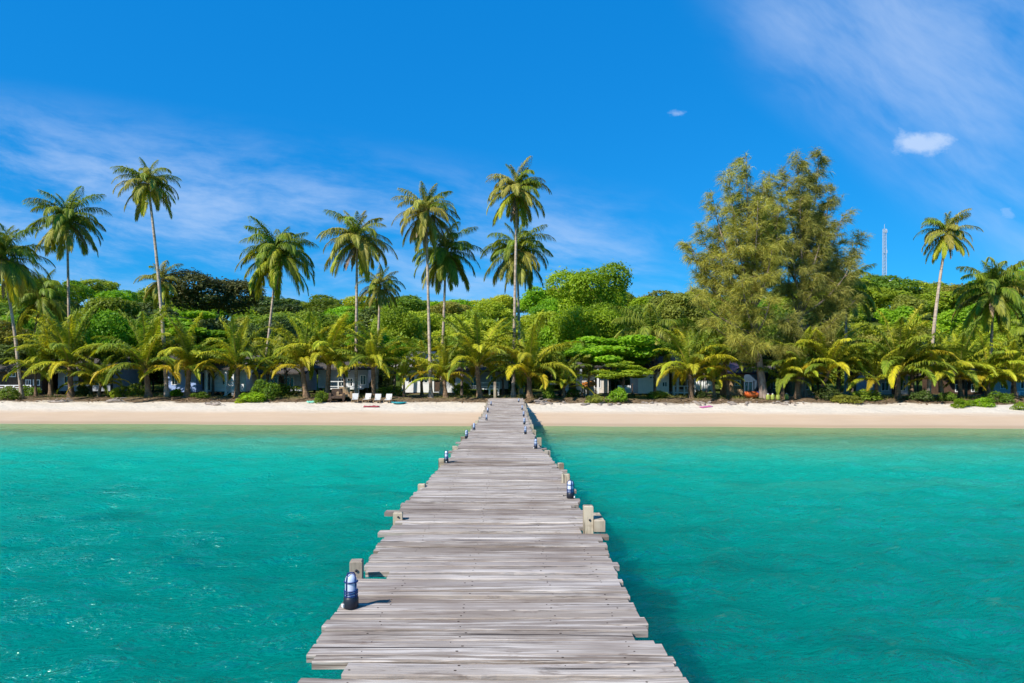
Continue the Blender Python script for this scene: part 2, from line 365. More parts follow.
def soil_mat():
    m, t, b = base_mat('shore_soil')
    p = t.n('ShaderNodeNewGeometry').outputs['Position']
    n1 = t.noise(p, 0.5, 5); n2 = t.noise(p, 5.0, 5, 0.7)
    col = t.mix(t.ss(n2, 0.3, 0.7), (0.07, 0.05, 0.03), (0.22, 0.155, 0.09))
    n3 = t.noise(t.mapping(p, (0.5, 1.4, 1)), 1.0, 5, 0.7); sp = t.n('ShaderNodeSeparateXYZ', {0: p})
    inl = t.m('ADD', t.m('SUBTRACT', t.m('ADD', sp.outputs[1], t.m('MULTIPLY', sp.outputs[0], 0.068)), 42.75), t.m('MULTIPLY', t.m('SUBTRACT', n3, 0.5), 2.4))
    col = t.mix(t.m('MULTIPLY', t.ss(n1, 0.42, 0.6), t.ss(inl, 1.0, 3.0)), col, (0.11, 0.12, 0.028))
    col = t.mix(t.ss(inl, 0.35, -0.15), col, t.mix(t.ss(n2, 0.3, 0.7), (0.50, 0.43, 0.335), (0.70, 0.61, 0.49)))
    t.put(b.inputs['Base Color'], col); b.inputs['Roughness'].default_value = 0.95; b.inputs['Specular IOR Level'].default_value = 0.1
    bp = t.n('ShaderNodeBump', {'Strength': 0.6, 'Distance': 0.08, 'Height': n2}); t.put(b.inputs['Normal'], bp.outputs[0]); return m
def hill_mat():
    m, t, b = base_mat('hill_undergrowth')
    p = t.n('ShaderNodeNewGeometry').outputs['Position']
    n1 = t.noise(p, 0.22, 5); n2 = t.noise(p, 1.6, 6, 0.7)
    col = t.mix(t.ss(n2, 0.3, 0.7), (0.05, 0.085, 0.015), (0.13, 0.19, 0.028))
    col = t.mix(t.m('MULTIPLY', t.ss(n1, 0.45, 0.65), 0.6), col, (0.10, 0.105, 0.022))
    t.put(b.inputs['Base Color'], col); b.inputs['Roughness'].default_value = 0.95; b.inputs['Specular IOR Level'].default_value = 0.1
    bp = t.n('ShaderNodeBump', {'Strength': 1.0, 'Distance': 0.7, 'Height': n2}); t.put(b.inputs['Normal'], bp.outputs[0]); return m
M['sand'] = sand_mat()
dense = np.linspace(-64, 64, 321)
wide = np.concatenate([np.linspace(-700, -66, 40), dense, np.linspace(66, 700, 40)])
near_s = lambda X, T: shore(X) + T
sheet('seabed', wide, np.concatenate([np.linspace(-640, -45, 20), np.linspace(-42, -1.2, 50)]), near_s, M['sand'])
sheet('beach', wide, np.concatenate([np.linspace(-1.2, 3, 20), np.linspace(3.15, 6.0, 40)]), near_s, M['sand'])
sheet('ground', wide, np.linspace(6.0, 22, 66), near_s, soil_mat())
sheet('hill', wide, np.concatenate([np.linspace(22, 190, 80), np.linspace(196, 700, 30)]), near_s, hill_mat())

# ------------------------------------------------------------------ water
def water_mat():
    m, t, b = base_mat('turquoise_water'); t.nt.nodes.remove(b)
    p = t.n('ShaderNodeNewGeometry').outputs['Position']
    sp = t.n('ShaderNodeSeparateXYZ', {0: p}); x, y = sp.outputs[0], sp.outputs[1]
    n0 = t.noise(t.mapping(p, (0.05, 0.16, 1), (0, 0, R(-8))), 1.0, 4, 0.6)
    out = t.m('SUBTRACT', t.m('SUBTRACT', 36.2, t.m('MULTIPLY', x, 0.068)), y)      # metres seaward of the waterline
    outw = t.m('ADD', out, t.m('MULTIPLY', t.m('SUBTRACT', n0, 0.5), 9.0))
    # water body tints: sandy green in the shallows, turquoise, then teal
    col = t.mix(t.ss(outw, 2.0, 17.0), (0.20, 0.35, 0.17), (0.006, 0.465, 0.325))
    col = t.mix(t.ss(outw, 11.0, 31.0), col, (0.000, 0.235, 0.185))
    patch = t.noise(t.mapping(p, (0.42, 0.8, 1), (0, 0, R(14))), 1.0, 5, 0.62)
    col = t.mix(t.m('MULTIPLY', t.ss(patch, 0.50, 0.70), t.m('MULTIPLY', t.ss(out, 9.0, 28.0), 0.50)), col, (0.001, 0.115, 0.095))
    sandy = t.noise(t.mapping(p, (0.10, 0.35, 1), loc=(4, 9, 0)), 1.0, 4, 0.6)
    col = t.mix(t.m('MULTIPLY', t.ss(sandy, 0.52, 0.66), t.m('MULTIPLY', t.ss(out, 26, 12), 0.42)), col, (0.075, 0.30, 0.17))
    # small wavelets
    r1 = t.noise(t.mapping(p, (0.9, 2.4, 1), (0, 0, R(-12))), 1.0, 5, 0.6, 0.6)
    r2 = t.noise(t.mapping(p, (3.2, 7.5, 1), (0, 0, R(-20))), 1.0, 4, 0.6, 0.5)
    r3 = t.noise(t.mapping(p, (9, 16, 1), (0, 0, R(10))), 1.0, 3, 0.55, 0.3)
    ridge = lambda n_: t.m('SUBTRACT', 1.0, t.m('ABSOLUTE', t.m('SUBTRACT', t.m('MULTIPLY', n_, 2.0), 1.0)))
    h = t.m('ADD', t.m('ADD', t.m('MULTIPLY', r1, 0.22), t.m('MULTIPLY', ridge(r2), 0.21)), t.m('MULTIPLY', r3, 0.12))
    bp = t.n('ShaderNodeBump', {'Strength': 1.0, 'Distance': 3.2, 'Height': h}).outputs[0]
    bps = t.n('ShaderNodeBump', {'Strength': 0.8, 'Distance': 0.40, 'Height': h}).outputs[0]
    dif = t.n('ShaderNodeBsdfDiffuse', {'Color': col, 'Normal': bp})
    sss = t.n('ShaderNodeSubsurfaceScattering', {'Color': col, 'Scale': 2.2, 'Normal': bps}, falloff='BURLEY'); sss.inputs['Radius'].default_value = (0.8, 3.0, 3.0)
    dif = t.n('ShaderNodeMixShader', {0: 0.64, 1: dif.outputs[0], 2: sss.outputs[0]})
    clear = t.n('ShaderNodeBsdfTransparent', {'Color': (0.80, 0.97, 0.80)})
    body = t.n('ShaderNodeMixShader', {0: t.ss(out, -0.2, 9.0), 1: clear.outputs[0], 2: dif.outputs[0]})
    gl = t.n('ShaderNodeBsdfGlossy', {'Roughness': 0.10, 'Normal': bps})
    gl.inputs['Color'].default_value = (0.48, 0.86, 0.76, 1)
    fr = t.n('ShaderNodeFresnel', {'IOR': 1.33, 'Normal': bps})
    mx = t.n('ShaderNodeMixShader', {0: t.m('MULTIPLY', t.m('MINIMUM', fr.outputs[0], 0.5), 0.80), 1: body.outputs[0], 2: gl.outputs[0]})
    t.put(t.nt.nodes['Material Output'].inputs[0], mx.outputs[0]); return m
def make_water():
    xs = np.concatenate([np.linspace(-700, -40, 30), np.linspace(-36, 36, 481), np.linspace(40, 700, 30)])
    ys = np.concatenate([np.linspace(-600, -6, 24), np.linspace(-4, 41, 346), np.linspace(42, 52, 4)])
    X, Y = np.meshgrid(xs, ys); Z = np.zeros_like(X)
    r = np.random.RandomState(8)
    for k in range(60):
        lam = 0.40 * (5.0 ** r.rand()); th = math.pi / 2 + r.normal(0.2, 0.62)
        a = 0.0066 * lam ** 0.6
        ph = r.rand() * 6.28; kx, ky = 2 * math.pi / lam * math.cos(th), 2 * math.pi / lam * math.sin(th)
        Z += a * np.sin(kx * X + ky * Y + ph + 0.5 * np.sin(0.21 * X + 0.17 * Y + k))
    fade = sst((38 - np.abs(X)) / 6) * sst((Y + 6) / 3) * sst((shore(X) - Y) / 9)
    Z *= fade
    nx, ny = len(xs), len(ys); V = np.stack([X, Y, Z], -1).reshape(-1, 3)
    i = np.arange(ny - 1)[:, None] * nx + np.arange(nx - 1)[None, :]
    Fc = np.stack([i, i + 1, i + nx + 1, i + nx], -1).reshape(-1, 4)
    me = bpy.data.meshes.new('water')
    me.vertices.add(len(V)); me.vertices.foreach_set('co', V.astype(np.float32).reshape(-1))
    me.loops.add(Fc.size); me.loops.foreach_set('vertex_index', Fc.astype(np.int32).reshape(-1))
    me.polygons.add(len(Fc)); me.polygons.foreach_set('loop_start', np.arange(0, Fc.size, 4, dtype=np.int32))
    me.update(calc_edges=True); me.polygons.foreach_set('use_smooth', np.ones(len(Fc), dtype=bool)); me.materials.append(water_mat())
    put('water', me)['kind'] = 'structure'
make_water()

# ------------------------------------------------------------------ the jetty
def deck_z(d): return 1.0 + 0.25 * float(sst((d - 27) / 15))
EDL = [(-4, -1.10), (3.5, -1.08), (3.9, -1.175), (4.8, -1.16), (5.5, -1.19), (6.6, -1.24), (8.3, -1.34), (10.4, -1.30), (14.3, -1.22), (22, -1.22), (31, -1.22), (44.2, -1.46)]
EDR = [(-4, 0.93), (3.5, 0.925), (4.0, 0.85), (5.0, 0.86), (6.5, 0.87), (8.3, 0.84), (10.4, 0.83), (12.2, 0.79), (15.6, 0.63), (20, 0.58), (31, 0.62), (44.2, 0.66)]
def interp(tab, d): return float(np.interp(d, [a for a, _ in tab], [b for _, b in tab]))
def deck_d(py):
    d = 20.0
    for _ in range(40): d = 0.5 * d + 0.5 * F * (EYE - deck_z(d)) / (py - HY)
    return d
jetty = tag(empty('jetty', (0, 44, gz(0, 44))), 'long weathered grey plank jetty running from the foreground to the beach', 'jetty')
JI = Vector((0, 44, gz(0, 44)))
def jput(mb, name, m, parent=None): return mb.build(name, m, parent or jetty, loc=(-JI) if parent is None else (0, 0, 0))
dk = MB(); nails = MB(); jr = random.Random(4)
marks = [3.56, 3.74, 4.045, 4.19, 5.30, 5.50, 7.0, 7.14]
d = -3.4; shift = 0.0
while d < 44.1:
    wd = jr.choice([0.09, 0.10, 0.115, 0.125, 0.14, 0.165]) * jr.uniform(0.93, 1.05)
    e = d + wd
    for mk in marks:
        if d < mk - 0.03 and e > mk - 0.05: e = mk
    c = (d + e) / 2
    shift += jr.gauss(0, 0.02); shift *= 0.86
    lx = interp(EDL, c) + jr.gauss(0, 0.018) + shift * 0.5; rx = interp(EDR, c) + jr.gauss(0, 0.016) + shift * 0.4
    if jr.random() < 0.10 and c > 6: lx += jr.choice([-0.11, 0.10, 0.16])
    if jr.random() < 0.10 and c > 6: rx += jr.choice([0.10, -0.10, -0.14])
    if 3.56 < c < 3.74: lx = -0.895
    if 5.30 < c < 5.50: lx = -0.98
    if 4.05 < c < 4.19: rx = 0.735
    if 6.9 < c < 7.14: rx = 0.70
    z = deck_z(c) + jr.gauss(0, 0.004); th = 0.045; gap = jr.choice([0.003, 0.005, 0.007, 0.010, 0.014])
    tilt = jr.gauss(0, 0.006); yaw = jr.gauss(0, 0.0035); roll = jr.gauss(0, 0.018); tone = jr.random()
    nseg = 22 if c < 9 else 8
    vs, fs = [], []; b = 0.005
    wob = [jr.gauss(0, 0.0028) for _ in range(nseg + 1)]; wob2 = [jr.gauss(0, 0.0028) for _ in range(nseg + 1)]; bow = jr.gauss(0, 0.007)
    for k in range(nseg + 1):
        uu = k / nseg; xx = lx + (rx - lx) * uu; dz = tilt * (uu - 0.5) + bow * (1 - (2 * uu - 1) ** 2); dy = yaw * (xx)
        y0 = d + gap / 2 + wob[k] + dy; y1 = e - gap / 2 + wob2[k] + dy; zr = roll * (e - d) / 2
        vs += [(xx, y0 + 0.003, z + dz - th - zr), (xx, y0, z + dz - b - zr), (xx, y0 + b, z + dz - zr), (xx, y1 - b, z + dz + zr), (xx, y1, z + dz - b + zr), (xx, y1 - 0.003, z + dz - th + zr)]
    for k in range(nseg):
        a0, a1 = k * 6, k * 6 + 6
        for j in range(6): fs.append((a0 + j, a0 + (j + 1) % 6, a1 + (j + 1) % 6, a1 + j)[::-1])
    fs.append((0, 1, 2, 3, 4, 5)[::-1]); L0 = nseg * 6; fs.append(tuple(L0 + j for j in range(6)))
    dk.add(vs, fs, tone)
    if c < 20 and c > 0:
        for nx in (-0.83, -0.30, 0.30, 0.70):
            for sy in ((0.28, 0.72) if (e - d) > 0.13 else (0.5,)):
                if lx + 0.04 < nx < rx - 0.04 and jr.random() < 0.8:
                    xx = nx - 0.05 * c / 10 + jr.gauss(0, 0.02); yy = d + (e - d) * sy; uu = (xx - lx) / (rx - lx)
                    zz = z + tilt * (uu - 0.5) + bow * (1 - (2 * uu - 1) ** 2) + roll * (e - d) / 2 * (2 * sy - 1) + 0.002; rr = jr.uniform(0.0025, 0.0055)
                    ring = [(xx + rr * 1.5 * math.cos(a * math.pi / 4), yy + rr * math.sin(a * math.pi / 4), zz) for a in range(8)]
                    low = [(p[0], p[1], zz - 0.006) for p in ring]
                    nails.add(ring + low, [tuple(range(8))] + [(a, 8 + a, 8 + (a + 1) % 8, (a + 1) % 8) for a in range(8)])
    d = e
for q in nails.f: dk.f.append([i + len(dk.v) for i in q]); dk.t.append(-1.0); dk.sm.append(False)
dk.v += nails.v
deck = jput(dk, 'deck', M['deck'])
for xo in (-0.83, -0.28, 0.30, 0.66):                                # stringers under the planks
    mb = MB(); pts = np.linspace(-3.4, 44.0, 24)
    for a, b_ in zip(pts[:-1], pts[1:]):
        za, zb = deck_z(a) - 0.062, deck_z(b_) - 0.062; xa, xb = xo - 0.004 * a, xo - 0.004 * b_
        mb.add([(xa - .05, a, za - .16), (xa + .05, a, za - .16), (xa + .05, a, za), (xa - .05, a, za), (xb - .05, b_, zb - .16), (xb + .05, b_, zb - .16), (xb + .05, b_, zb), (xb - .05, b_, zb)],
               [(0, 3, 2, 1), (4, 5, 6, 7), (0, 1, 5, 4), (1, 2, 6, 5), (2, 3, 7, 6), (3, 0, 4, 7)], 0.3)
    jput(mb, 'stringer', M['post'])
def jpost(x, d, top, wdt=0.105, rz=0.0, tone=None):
    mb = MB(); mb.box(x - wdt / 2, x + wdt / 2, d - wdt / 2, d + wdt / 2, gz(x, d) - 0.5, deck_z(d) + top, tone if tone is not None else jr.random(), rz, 0.007)
    return jput(mb, 'post', M['post'])
for (x, dd, top, wdt) in [(-1.225, 5.36, 0.125, 0.096), (0.782, 6.99, 0.25, 0.10), (-1.26, 7.52, 0.075, 0.10), (0.80, 10.15, 0.13, 0.12), (-1.30, 9.8, 0.035, 0.10),
                          (0.86, 12.0, 0.06, 0.1), (-1.30, 12.6, 0.07, 0.11), (0.74, 14.2, 0.05, 0.11), (-1.25, 14.9, 0.07, 0.11), (0.68, 17.0, 0.07, 0.11), (-1.26, 17.4, 0.06, 0.11), (-1.30, 2.9, 0.06, 0.1), (1.05, 2.6, 0.03, 0.1)]:
    po = jpost(x, dd, top, wdt, jr.uniform(-0.08, 0.08))
    if dd < 8:
        bl = MB(); bl.lathe([(.002, 0), (.011, 0), (.011, .006), (.002, .008)], 8); b_o = bl.build('bolt', M['black'], po, (x + 0.01, dd - wdt / 2 - 0.004, deck_z(dd) + top * 0.45), (R(90), 0, 0))
dd = 19.6
while dd < 41:
    jpost(interp(EDL, dd) - 0.04, dd, jr.uniform(0.0, 0.06), 0.11); jpost(interp(EDR, dd) + 0.05, dd + jr.uniform(-.2, .2), jr.uniform(0.0, 0.07), 0.11); dd += 2.4
for dd in [2.75, 5.2, 7.12, 9.75, 12.2, 14.6, 17.2] + [19.8 + 2.4 * i for i in range(9)]:
    mb = MB(); r_ = 0.14 if abs(dd - 7.12) < 0.01 else jr.uniform(0.02, 0.1); zb = deck_z(dd) - 0.228
    if abs(dd - 7.12) < 0.01: mb.box(0.835, 0.945, 6.90, 7.30, 0.99, 1.115, 0.44, 0, 0.008)
    mb.box(interp(EDL, dd) - 0.10, interp(EDR, dd) + r_, dd - .06, dd + .06, zb - 0.12, zb, jr.random(), 0, 0.01)
    jput(mb, 'cross_beam', M['post'])
# tall post at the land end
mb = MB(); mb.box(-1.20, -1.04, 44.25, 44.41, 0.9, deck_z(44) + 1.06, 0.21, 0.05, 0.02); jput(mb, 'post', M['post'])

# lanterns standing along the jetty edges
def lantern_proto():
    t_ = empty('deck_lantern', (0, 0, 0))
    b = MB(); b.lathe([(0.040, 0.0), (0.043, 0.004), (0.043, 0.066), (0.038, 0.074)], 22); b.build('base', M['black'], t_)
    g = MB(); g.lathe([(0.0335, 0.074), (0.0335, 0.180), (0.031, 0.200), (0.023, 0.216), (0.011, 0.224), (0.003, 0.2255)], 22); g.build('globe', M['lamp_glass'], t_)
    c = MB()
    for z, r_ in ((0.082, 0.040), (0.100, 0.041), (0.116, 0.041), (0.176, 0.041)):
        c.lathe([(r_ - 0.0065, z - 0.003), (r_, z - 0.003), (r_, z + 0.003), (r_ - 0.0065, z + 0.003)], 22)
    for k in range(4):
        a = math.pi / 4 + k * math.pi / 2 + 0.25; ca, sa = math.cos(a), math.sin(a)
        c.tube([(ca * .038, sa * .038, .07), (ca * .038, sa * .038, .182), (ca * .035, sa * .035, .209), (ca * .023, sa * .023, .230), (0, 0, .236)], 0.0034, 6)
    c.build('cage', M['navy'], t_)
    s_ = MB(); s_.box(-0.046, -0.032, -0.031, -0.012, 0.010, 0.030, 0, R(38)); s_.build('sticker', M['white'], t_)
    return t_
lant = [(351, 608, 'navy caged lantern nearest the camera, beside the thick post on the jetty edge'),
        (570.5, 498.5, 'navy caged lantern on the jetty edge just beyond the protruding beam end'),
        (442, 462.8, 'lone navy lantern on the jetty edge over the turquoise water, second along its side'),
        (535.6, 448.8, 'small navy lantern second along the jetty edge facing the casuarinas'),
        (462, 438.6, 'small navy lantern third along the jetty edge on the blue shaded bungalow side'),
        (474, 430.6, 'small navy lantern fourth along the jetty edge on the blue shaded bungalow side'),
        (525.3, 434.2, 'small navy lantern third along the jetty edge facing the casuarinas'),
        (524.4, 424.5, 'tiny navy lantern fourth along the jetty edge facing the casuarinas, near the waterline'),
        (486.5, 420.4, 'tiny navy lantern fifth along the blue shaded bungalow side, at the wet sand'),
        (523.6, 416.6, 'tiny navy lantern fifth along the casuarina side of the jetty, above wet sand'),
        (487.8, 412.6, 'tiny navy lantern sixth along the blue shaded bungalow side, above dry sand'),
        (522.2, 410.0, 'tiny navy lantern sixth along the casuarina side of the jetty, above dry sand'),
        (491.0, 405.6, 'tiny navy lantern closest to the tall post at the land end'),
        (518.8, 402.4, 'tiny dark lantern at the land end, across from the tall post')]
L0 = lantern_proto()
for i, (px, py, lab) in enumerate(lant):
    o = L0 if i == 0 else copy_tree(L0)
    dd = deck_d(py); x = (px - 512) / F * dd
    x = min(max(x, interp(EDL, dd) + 0.05), interp(EDR, dd) - 0.05)
    o.location = (x, dd, deck_z(dd) + 0.005); o.scale = (1.18, 1.18, 1.0) if i < 2 else (0.95, 0.95, 0.95); o.rotation_euler = (0, 0, (0.0, 2.2, 1.1)[i % 3] if i else 0.0)
    tag(o, lab, 'lantern', 'lanterns along the jetty edges')

# ------------------------------------------------------------------ palms
SHAPES = [(84, 44), (70, 72), (54, 94), (36, 102), (16, 96), (-8, 72), (-34, 46), (-68, 16), (86, 34), (77, 58), (66, 80), (54, 92), (40, 96), (26, 92)]
def frond_quads(seed, e0, droop, n=64, leaf=0.20, ragged=0.06, grav=1.15):
    r = np.random.RandomState(seed); K = 40
    ts = np.linspace(0, 1, K + 1); ang = np.radians(e0 - droop * ts ** 1.35)
    P = np.zeros((K + 1, 3)); T = np.stack([np.cos(ang), np.zeros(K + 1), np.sin(ang)], -1)
    sway = r.normal(0, 0.10)
    T[:, 1] = sway * ts; T /= np.linalg.norm(T, axis=1)[:, None]
    for k in range(K): P[k + 1] = P[k] + (T[k] + T[k + 1]) / 2 / K
    Q, tone = [], []
    g0 = grav * (1 + 0.4 * r.rand())
    for s in (-1, 1):
        for i in range(n):
            if r.rand() < ragged: continue
            t = 0.13 + 0.865 * (i + r.rand() * 0.7) / n
            k = min(int(t * K), K - 1); fr = t * K - k
            p = P[k] * (1 - fr) + P[k + 1] * fr; tv = T[k] * (1 - fr) + T[k + 1] * fr
            side = np.array([0, s, 0.0]); up = np.cross(tv, np.array([0, 1.0, 0])); up = up if up[2] > 0 else -up
            fw = 0.40 + 1.0 * t ** 2 + r.normal(0, 0.10)
            d0 = tv * fw + side * (1.0 - 0.35 * t) + up * ((0.38 if grav > 1 else 0.62) + r.normal(0, 0.14)); d0 /= np.linalg.norm(d0)
            l = leaf * (0.42 + 0.58 * math.sin(math.pi * min(1, 0.12 + 0.78 * t)) ** 0.7) * (1 - 0.45 * max(0, t - 0.8) / 0.2) * r.uniform(0.85, 1.1)
            g = g0 * r.uniform(0.7, 1.5)
            q = p.copy(); pts = [q]; dirs = []
            for u_ in (0.25, 0.7, 1.25):
                dv = d0 + np.array([0, 0, -g * u_ * 1.25]); dv /= np.linalg.norm(dv); q = q + dv * l / 3; pts.append(q); dirs.append(dv)
            wv = tv - d0 * tv.dot(d0); wv /= max(1e-6, np.linalg.norm(wv))
            ws = [0.0050, 0.0078, 0.0060, 0.0010]; tn = np.clip(r.normal(0.45, 0.28) + 0.2 * t, 0, 1)
            for j in range(3):
                a, b = pts[j], pts[j + 1]
                Q.append([a - wv * ws[j], a + wv * ws[j], b + wv * ws[j + 1], b - wv * ws[j + 1]]); tone.append(tn)
    for k in range(0, K, 2):                                          # rachis, square in section
        a, b = P[k], P[k + 2]; ra = 0.011 * (1 - 0.86 * ts[k]); rb = 0.011 * (1 - 0.86 * ts[k + 2])
        ua = np.cross(T[k], [0, 1.0, 0]); sd = np.array([0, 1.0, 0])
        c = [(1, 1), (1, -1), (-1, -1), (-1, 1)]
        for j in range(4):
            c0, c1 = c[j], c[(j + 1) % 4]
            Q.append([a + sd * ra * c0[0] + ua * ra * 0.6 * c0[1], a + sd * ra * c1[0] + ua * ra * 0.6 * c1[1], b + sd * rb * c1[0] + ua * rb * 0.6 * c1[1], b + sd * rb * c0[0] + ua * rb * 0.6 * c0[1]]); tone.append(2.0)
    return np.array(Q), tone
_fr = {}
def frond_mesh(shape, var, mk):
    key = (shape, var, mk)
    if key not in _fr:
        e0, dr = SHAPES[shape]
        Q, tn = frond_quads(shape * 17 + var * 5 + 3, e0 + (var - 1) * 5, dr * (0.85 + 0.15 * var), 82, 0.15 if mk == 'frond_dead' else 0.24 if shape < 8 else 0.155, 0.09 if mk != 'frond_dead' else 0.35, 1.15 if shape < 8 else 0.70)
        _fr[key] = quad_mesh('frond_' + mk.split('_')[1], Q, M[mk], tn)
    return _fr[key]
cocos = None
def coconut_mesh():
    global cocos
    if cocos is None:
        mb = MB(); mb.lathe([(0.01, -0.13), (0.07, -0.11), (0.105, -0.04), (0.11, 0.02), (0.08, 0.09), (0.02, 0.125)], 10); cocos = mb.mesh('coconut', M['husk'])
    return cocos
def palm(base_px, off, hub_px, hub_py, frond_px, label, n=26, seed=0, mats=('frond_green', 'frond_olive', 'frond_lime'), dead=0, bend=0.0, r0=0.13, r1=0.075, top=84, low=-52, nuts=0, bark='palm_bark', cat='palm tree', group=None, name='coconut_palm', lean=0.0):
    r = random.Random(seed * 91 + 7)
    x0 = (base_px - 512) / F * (45 + off); y0 = float(shore(x0)) + 8.9 + off; x0 = (base_px - 512) / F * y0
    z0 = gz(x0, y0); hub = at(hub_px, hub_py - (0.5 if bark == 'young_bark' else 0), y0 + lean)
    root = tag(empty(name, (x0, y0, z0)), label, cat, group)
    H = hub - Vector((x0, y0, z0)); pts, rad = [], []; K = 16
    for k in range(K + 1):
        t = k / K
        p = Vector((H.x * (t + bend * math.sin(math.pi * t)), H.y * t, H.z * t - 0.15 * (1 - t)))
        pts.append(p); rad.append((r1 + (r0 - r1) * (1 - t) ** 1.2 + r0 * 0.75 * max(0, 1 - t * H.z / 0.7) ** 2) * (1 + 0.05 * r.uniform(-1, 1)))
    mb = MB(); mb.tube(pts, rad, 10); mb.build('trunk', M[bark], root)
    n = int(n * (1.6 if bark == 'palm_bark' else 1.45)); Lf = frond_px * (1.01 if bark == 'palm_bark' else 1.10) / F * y0; az = r.random() * 6.28
    for k in range(n):
        az += 2.39996 + r.gauss(0, 0.22); a = (k + 0.5) / n
        el = top + (low - top) * a ** 1.0 + r.gauss(0, 7)
        sh = min(range(8, 14) if bark == 'young_bark' else range(8), key=lambda i: abs(SHAPES[i][0] - el))
        mk = (mats[0] if r.random() < 0.6 else 'frond_green') if a < 0.5 else (mats[1] if r.random() < 0.5 else mats[0]) if a < 0.8 else mats[2] if r.random() < 0.6 else mats[1]
        o = put('frond', frond_mesh(sh, r.randrange(3), mk), root, H + Vector((0, 0, 0.10 - 0.30 * a)) + Vector((math.cos(az), math.sin(az), 0)) * 0.06, (r.gauss(0, 0.10), 0, az))
        s = Lf * r.uniform(0.86, 1.10) * (0.70 if sh == 0 else 0.86 if sh >= 12 else 1.0); o.scale = (s, s, s)
    for k in range(dead):
        az += 2.1 + r.gauss(0, 0.4); s = Lf * r.uniform(0.55, 0.95)
        put('dead_frond', frond_mesh(r.choice((6, 7, 7)), r.randrange(3), 'frond_dead'), root, H + Vector((0, 0, -0.25 - 0.2 * r.random())), (r.gauss(0, 0.06), 0, az), (s, s, s))
    for k in range(nuts):
        a = r.random() * 6.28
        put('coconut', coconut_mesh(), root, H + Vector((math.cos(a) * 0.22, math.sin(a) * 0.22, -0.22 - r.random() * 0.35)), (r.gauss(0, .4), r.gauss(0, .4), 0))
    return root

GT = 'tall coconut palms above the beach'
OL = ('frond_olive', 'frond_olive', 'frond_lime'); GR = ('frond_green', 'frond_green', 'frond_olive'); BR = ('frond_green', 'frond_olive', 'frond_yellow')
T = [  # base px, offset behind the palm line, hub px/py, frond px, label, options
    (22, 0.0, 2, 258, 50, 'tall coconut palm with a curved leaning trunk beside the white veranda', dict(n=30, mats=BR, bend=-0.10, nuts=7, dead=2)),
    (71, 5, 67, 219, 41, 'tall coconut palm with a slender trunk behind the stout dark young palm', dict(n=26, mats=GR, bend=0.05, dead=1)),
    (167, 0, 148, 183, 33, 'tallest coconut palm leaning over the blue shaded bungalow, with a small crown', dict(n=24, mats=OL, bend=-0.12, dead=1, r0=0.14)),
    (172, 16, 162, 280, 26, 'small ragged coconut palm rising behind the tallest leaning trunk', dict(n=18, mats=OL, dead=1)),
    (261, 8, 277, 254, 46, 'tall full crowned coconut palm with a trunk slanting up from the green bushes', dict(n=30, mats=('frond_green', 'frond_lime', 'frond_lime'), bend=0.06, nuts=5, dead=1)),
    (356, 1, 357, 238, 42, 'tall straight coconut palm beside the white deck railing above the loungers', dict(n=28, mats=OL, dead=4)),
    (376, 6, 380, 285, 27, 'shorter ragged coconut palm behind the one above the loungers', dict(n=20, mats=OL, dead=3, bend=0.05)),
    (431, 0, 426, 211, 37, 'tall coconut palm in front of the grey thatched hut, narrow crown, brown skirt', dict(n=28, mats=OL, dead=7, top=86, low=-66, nuts=4)),
    (441, 3, 446, 252, 41, 'dark coconut palm whose broad crown hangs behind the narrow crowned one', dict(n=26, mats=GR, dead=6, low=-64, nuts=5)),
    (513, 0.5, 517, 189, 37, 'very tall straight coconut palm at the land end of the jetty', dict(n=28, mats=OL, dead=8, top=86, low=-62)),
    (521, 6, 517, 250, 42, 'coconut palm whose lower crown spreads behind the trunk at the jetty end', dict(n=24, mats=('frond_green', 'frond_olive', 'frond_olive'), dead=4, low=-60)),
    (928, 0.0, 947, 232, 29, 'tall coconut palm with a pale leaning trunk and a brown skirt near the mast', dict(n=26, mats=OL, dead=9, bend=-0.12, low=-40)),
    (990, 4, 993, 290, 44, 'full crowned coconut palm over the low bushes at the end of the beach', dict(n=30, mats=('frond_green', 'frond_olive', 'frond_lime'), dead=5, low=-64)),
    (846, 9, 846, 288, 34, 'coconut palm half hidden behind the greener casuarina', dict(n=20, mats=GR)),
    (655, 5, 652, 336, 52, 'coconut palm with long upright fronds behind the porch hut', dict(n=16, mats=('frond_green', 'frond_olive', 'frond_olive'), low=-10, r0=0.17)),
    (46, 7, 44, 296, 38, 'dark coconut palm in the shade behind the slender trunked palm', dict(n=22, mats=GR, dead=1)),
    (1034, 3, 1036, 345, 44, 'coconut palm cut by the edge of the picture at the far end of the beach', dict(n=22, mats=('frond_green', 'frond_lime', 'frond_yellow'))),
]
for i, (bp_, off, hx, hy, fp, lab, kw) in enumerate(T):
    palm(bp_, off, hx, hy, fp, lab, seed=i + 1, group=GT, **kw)

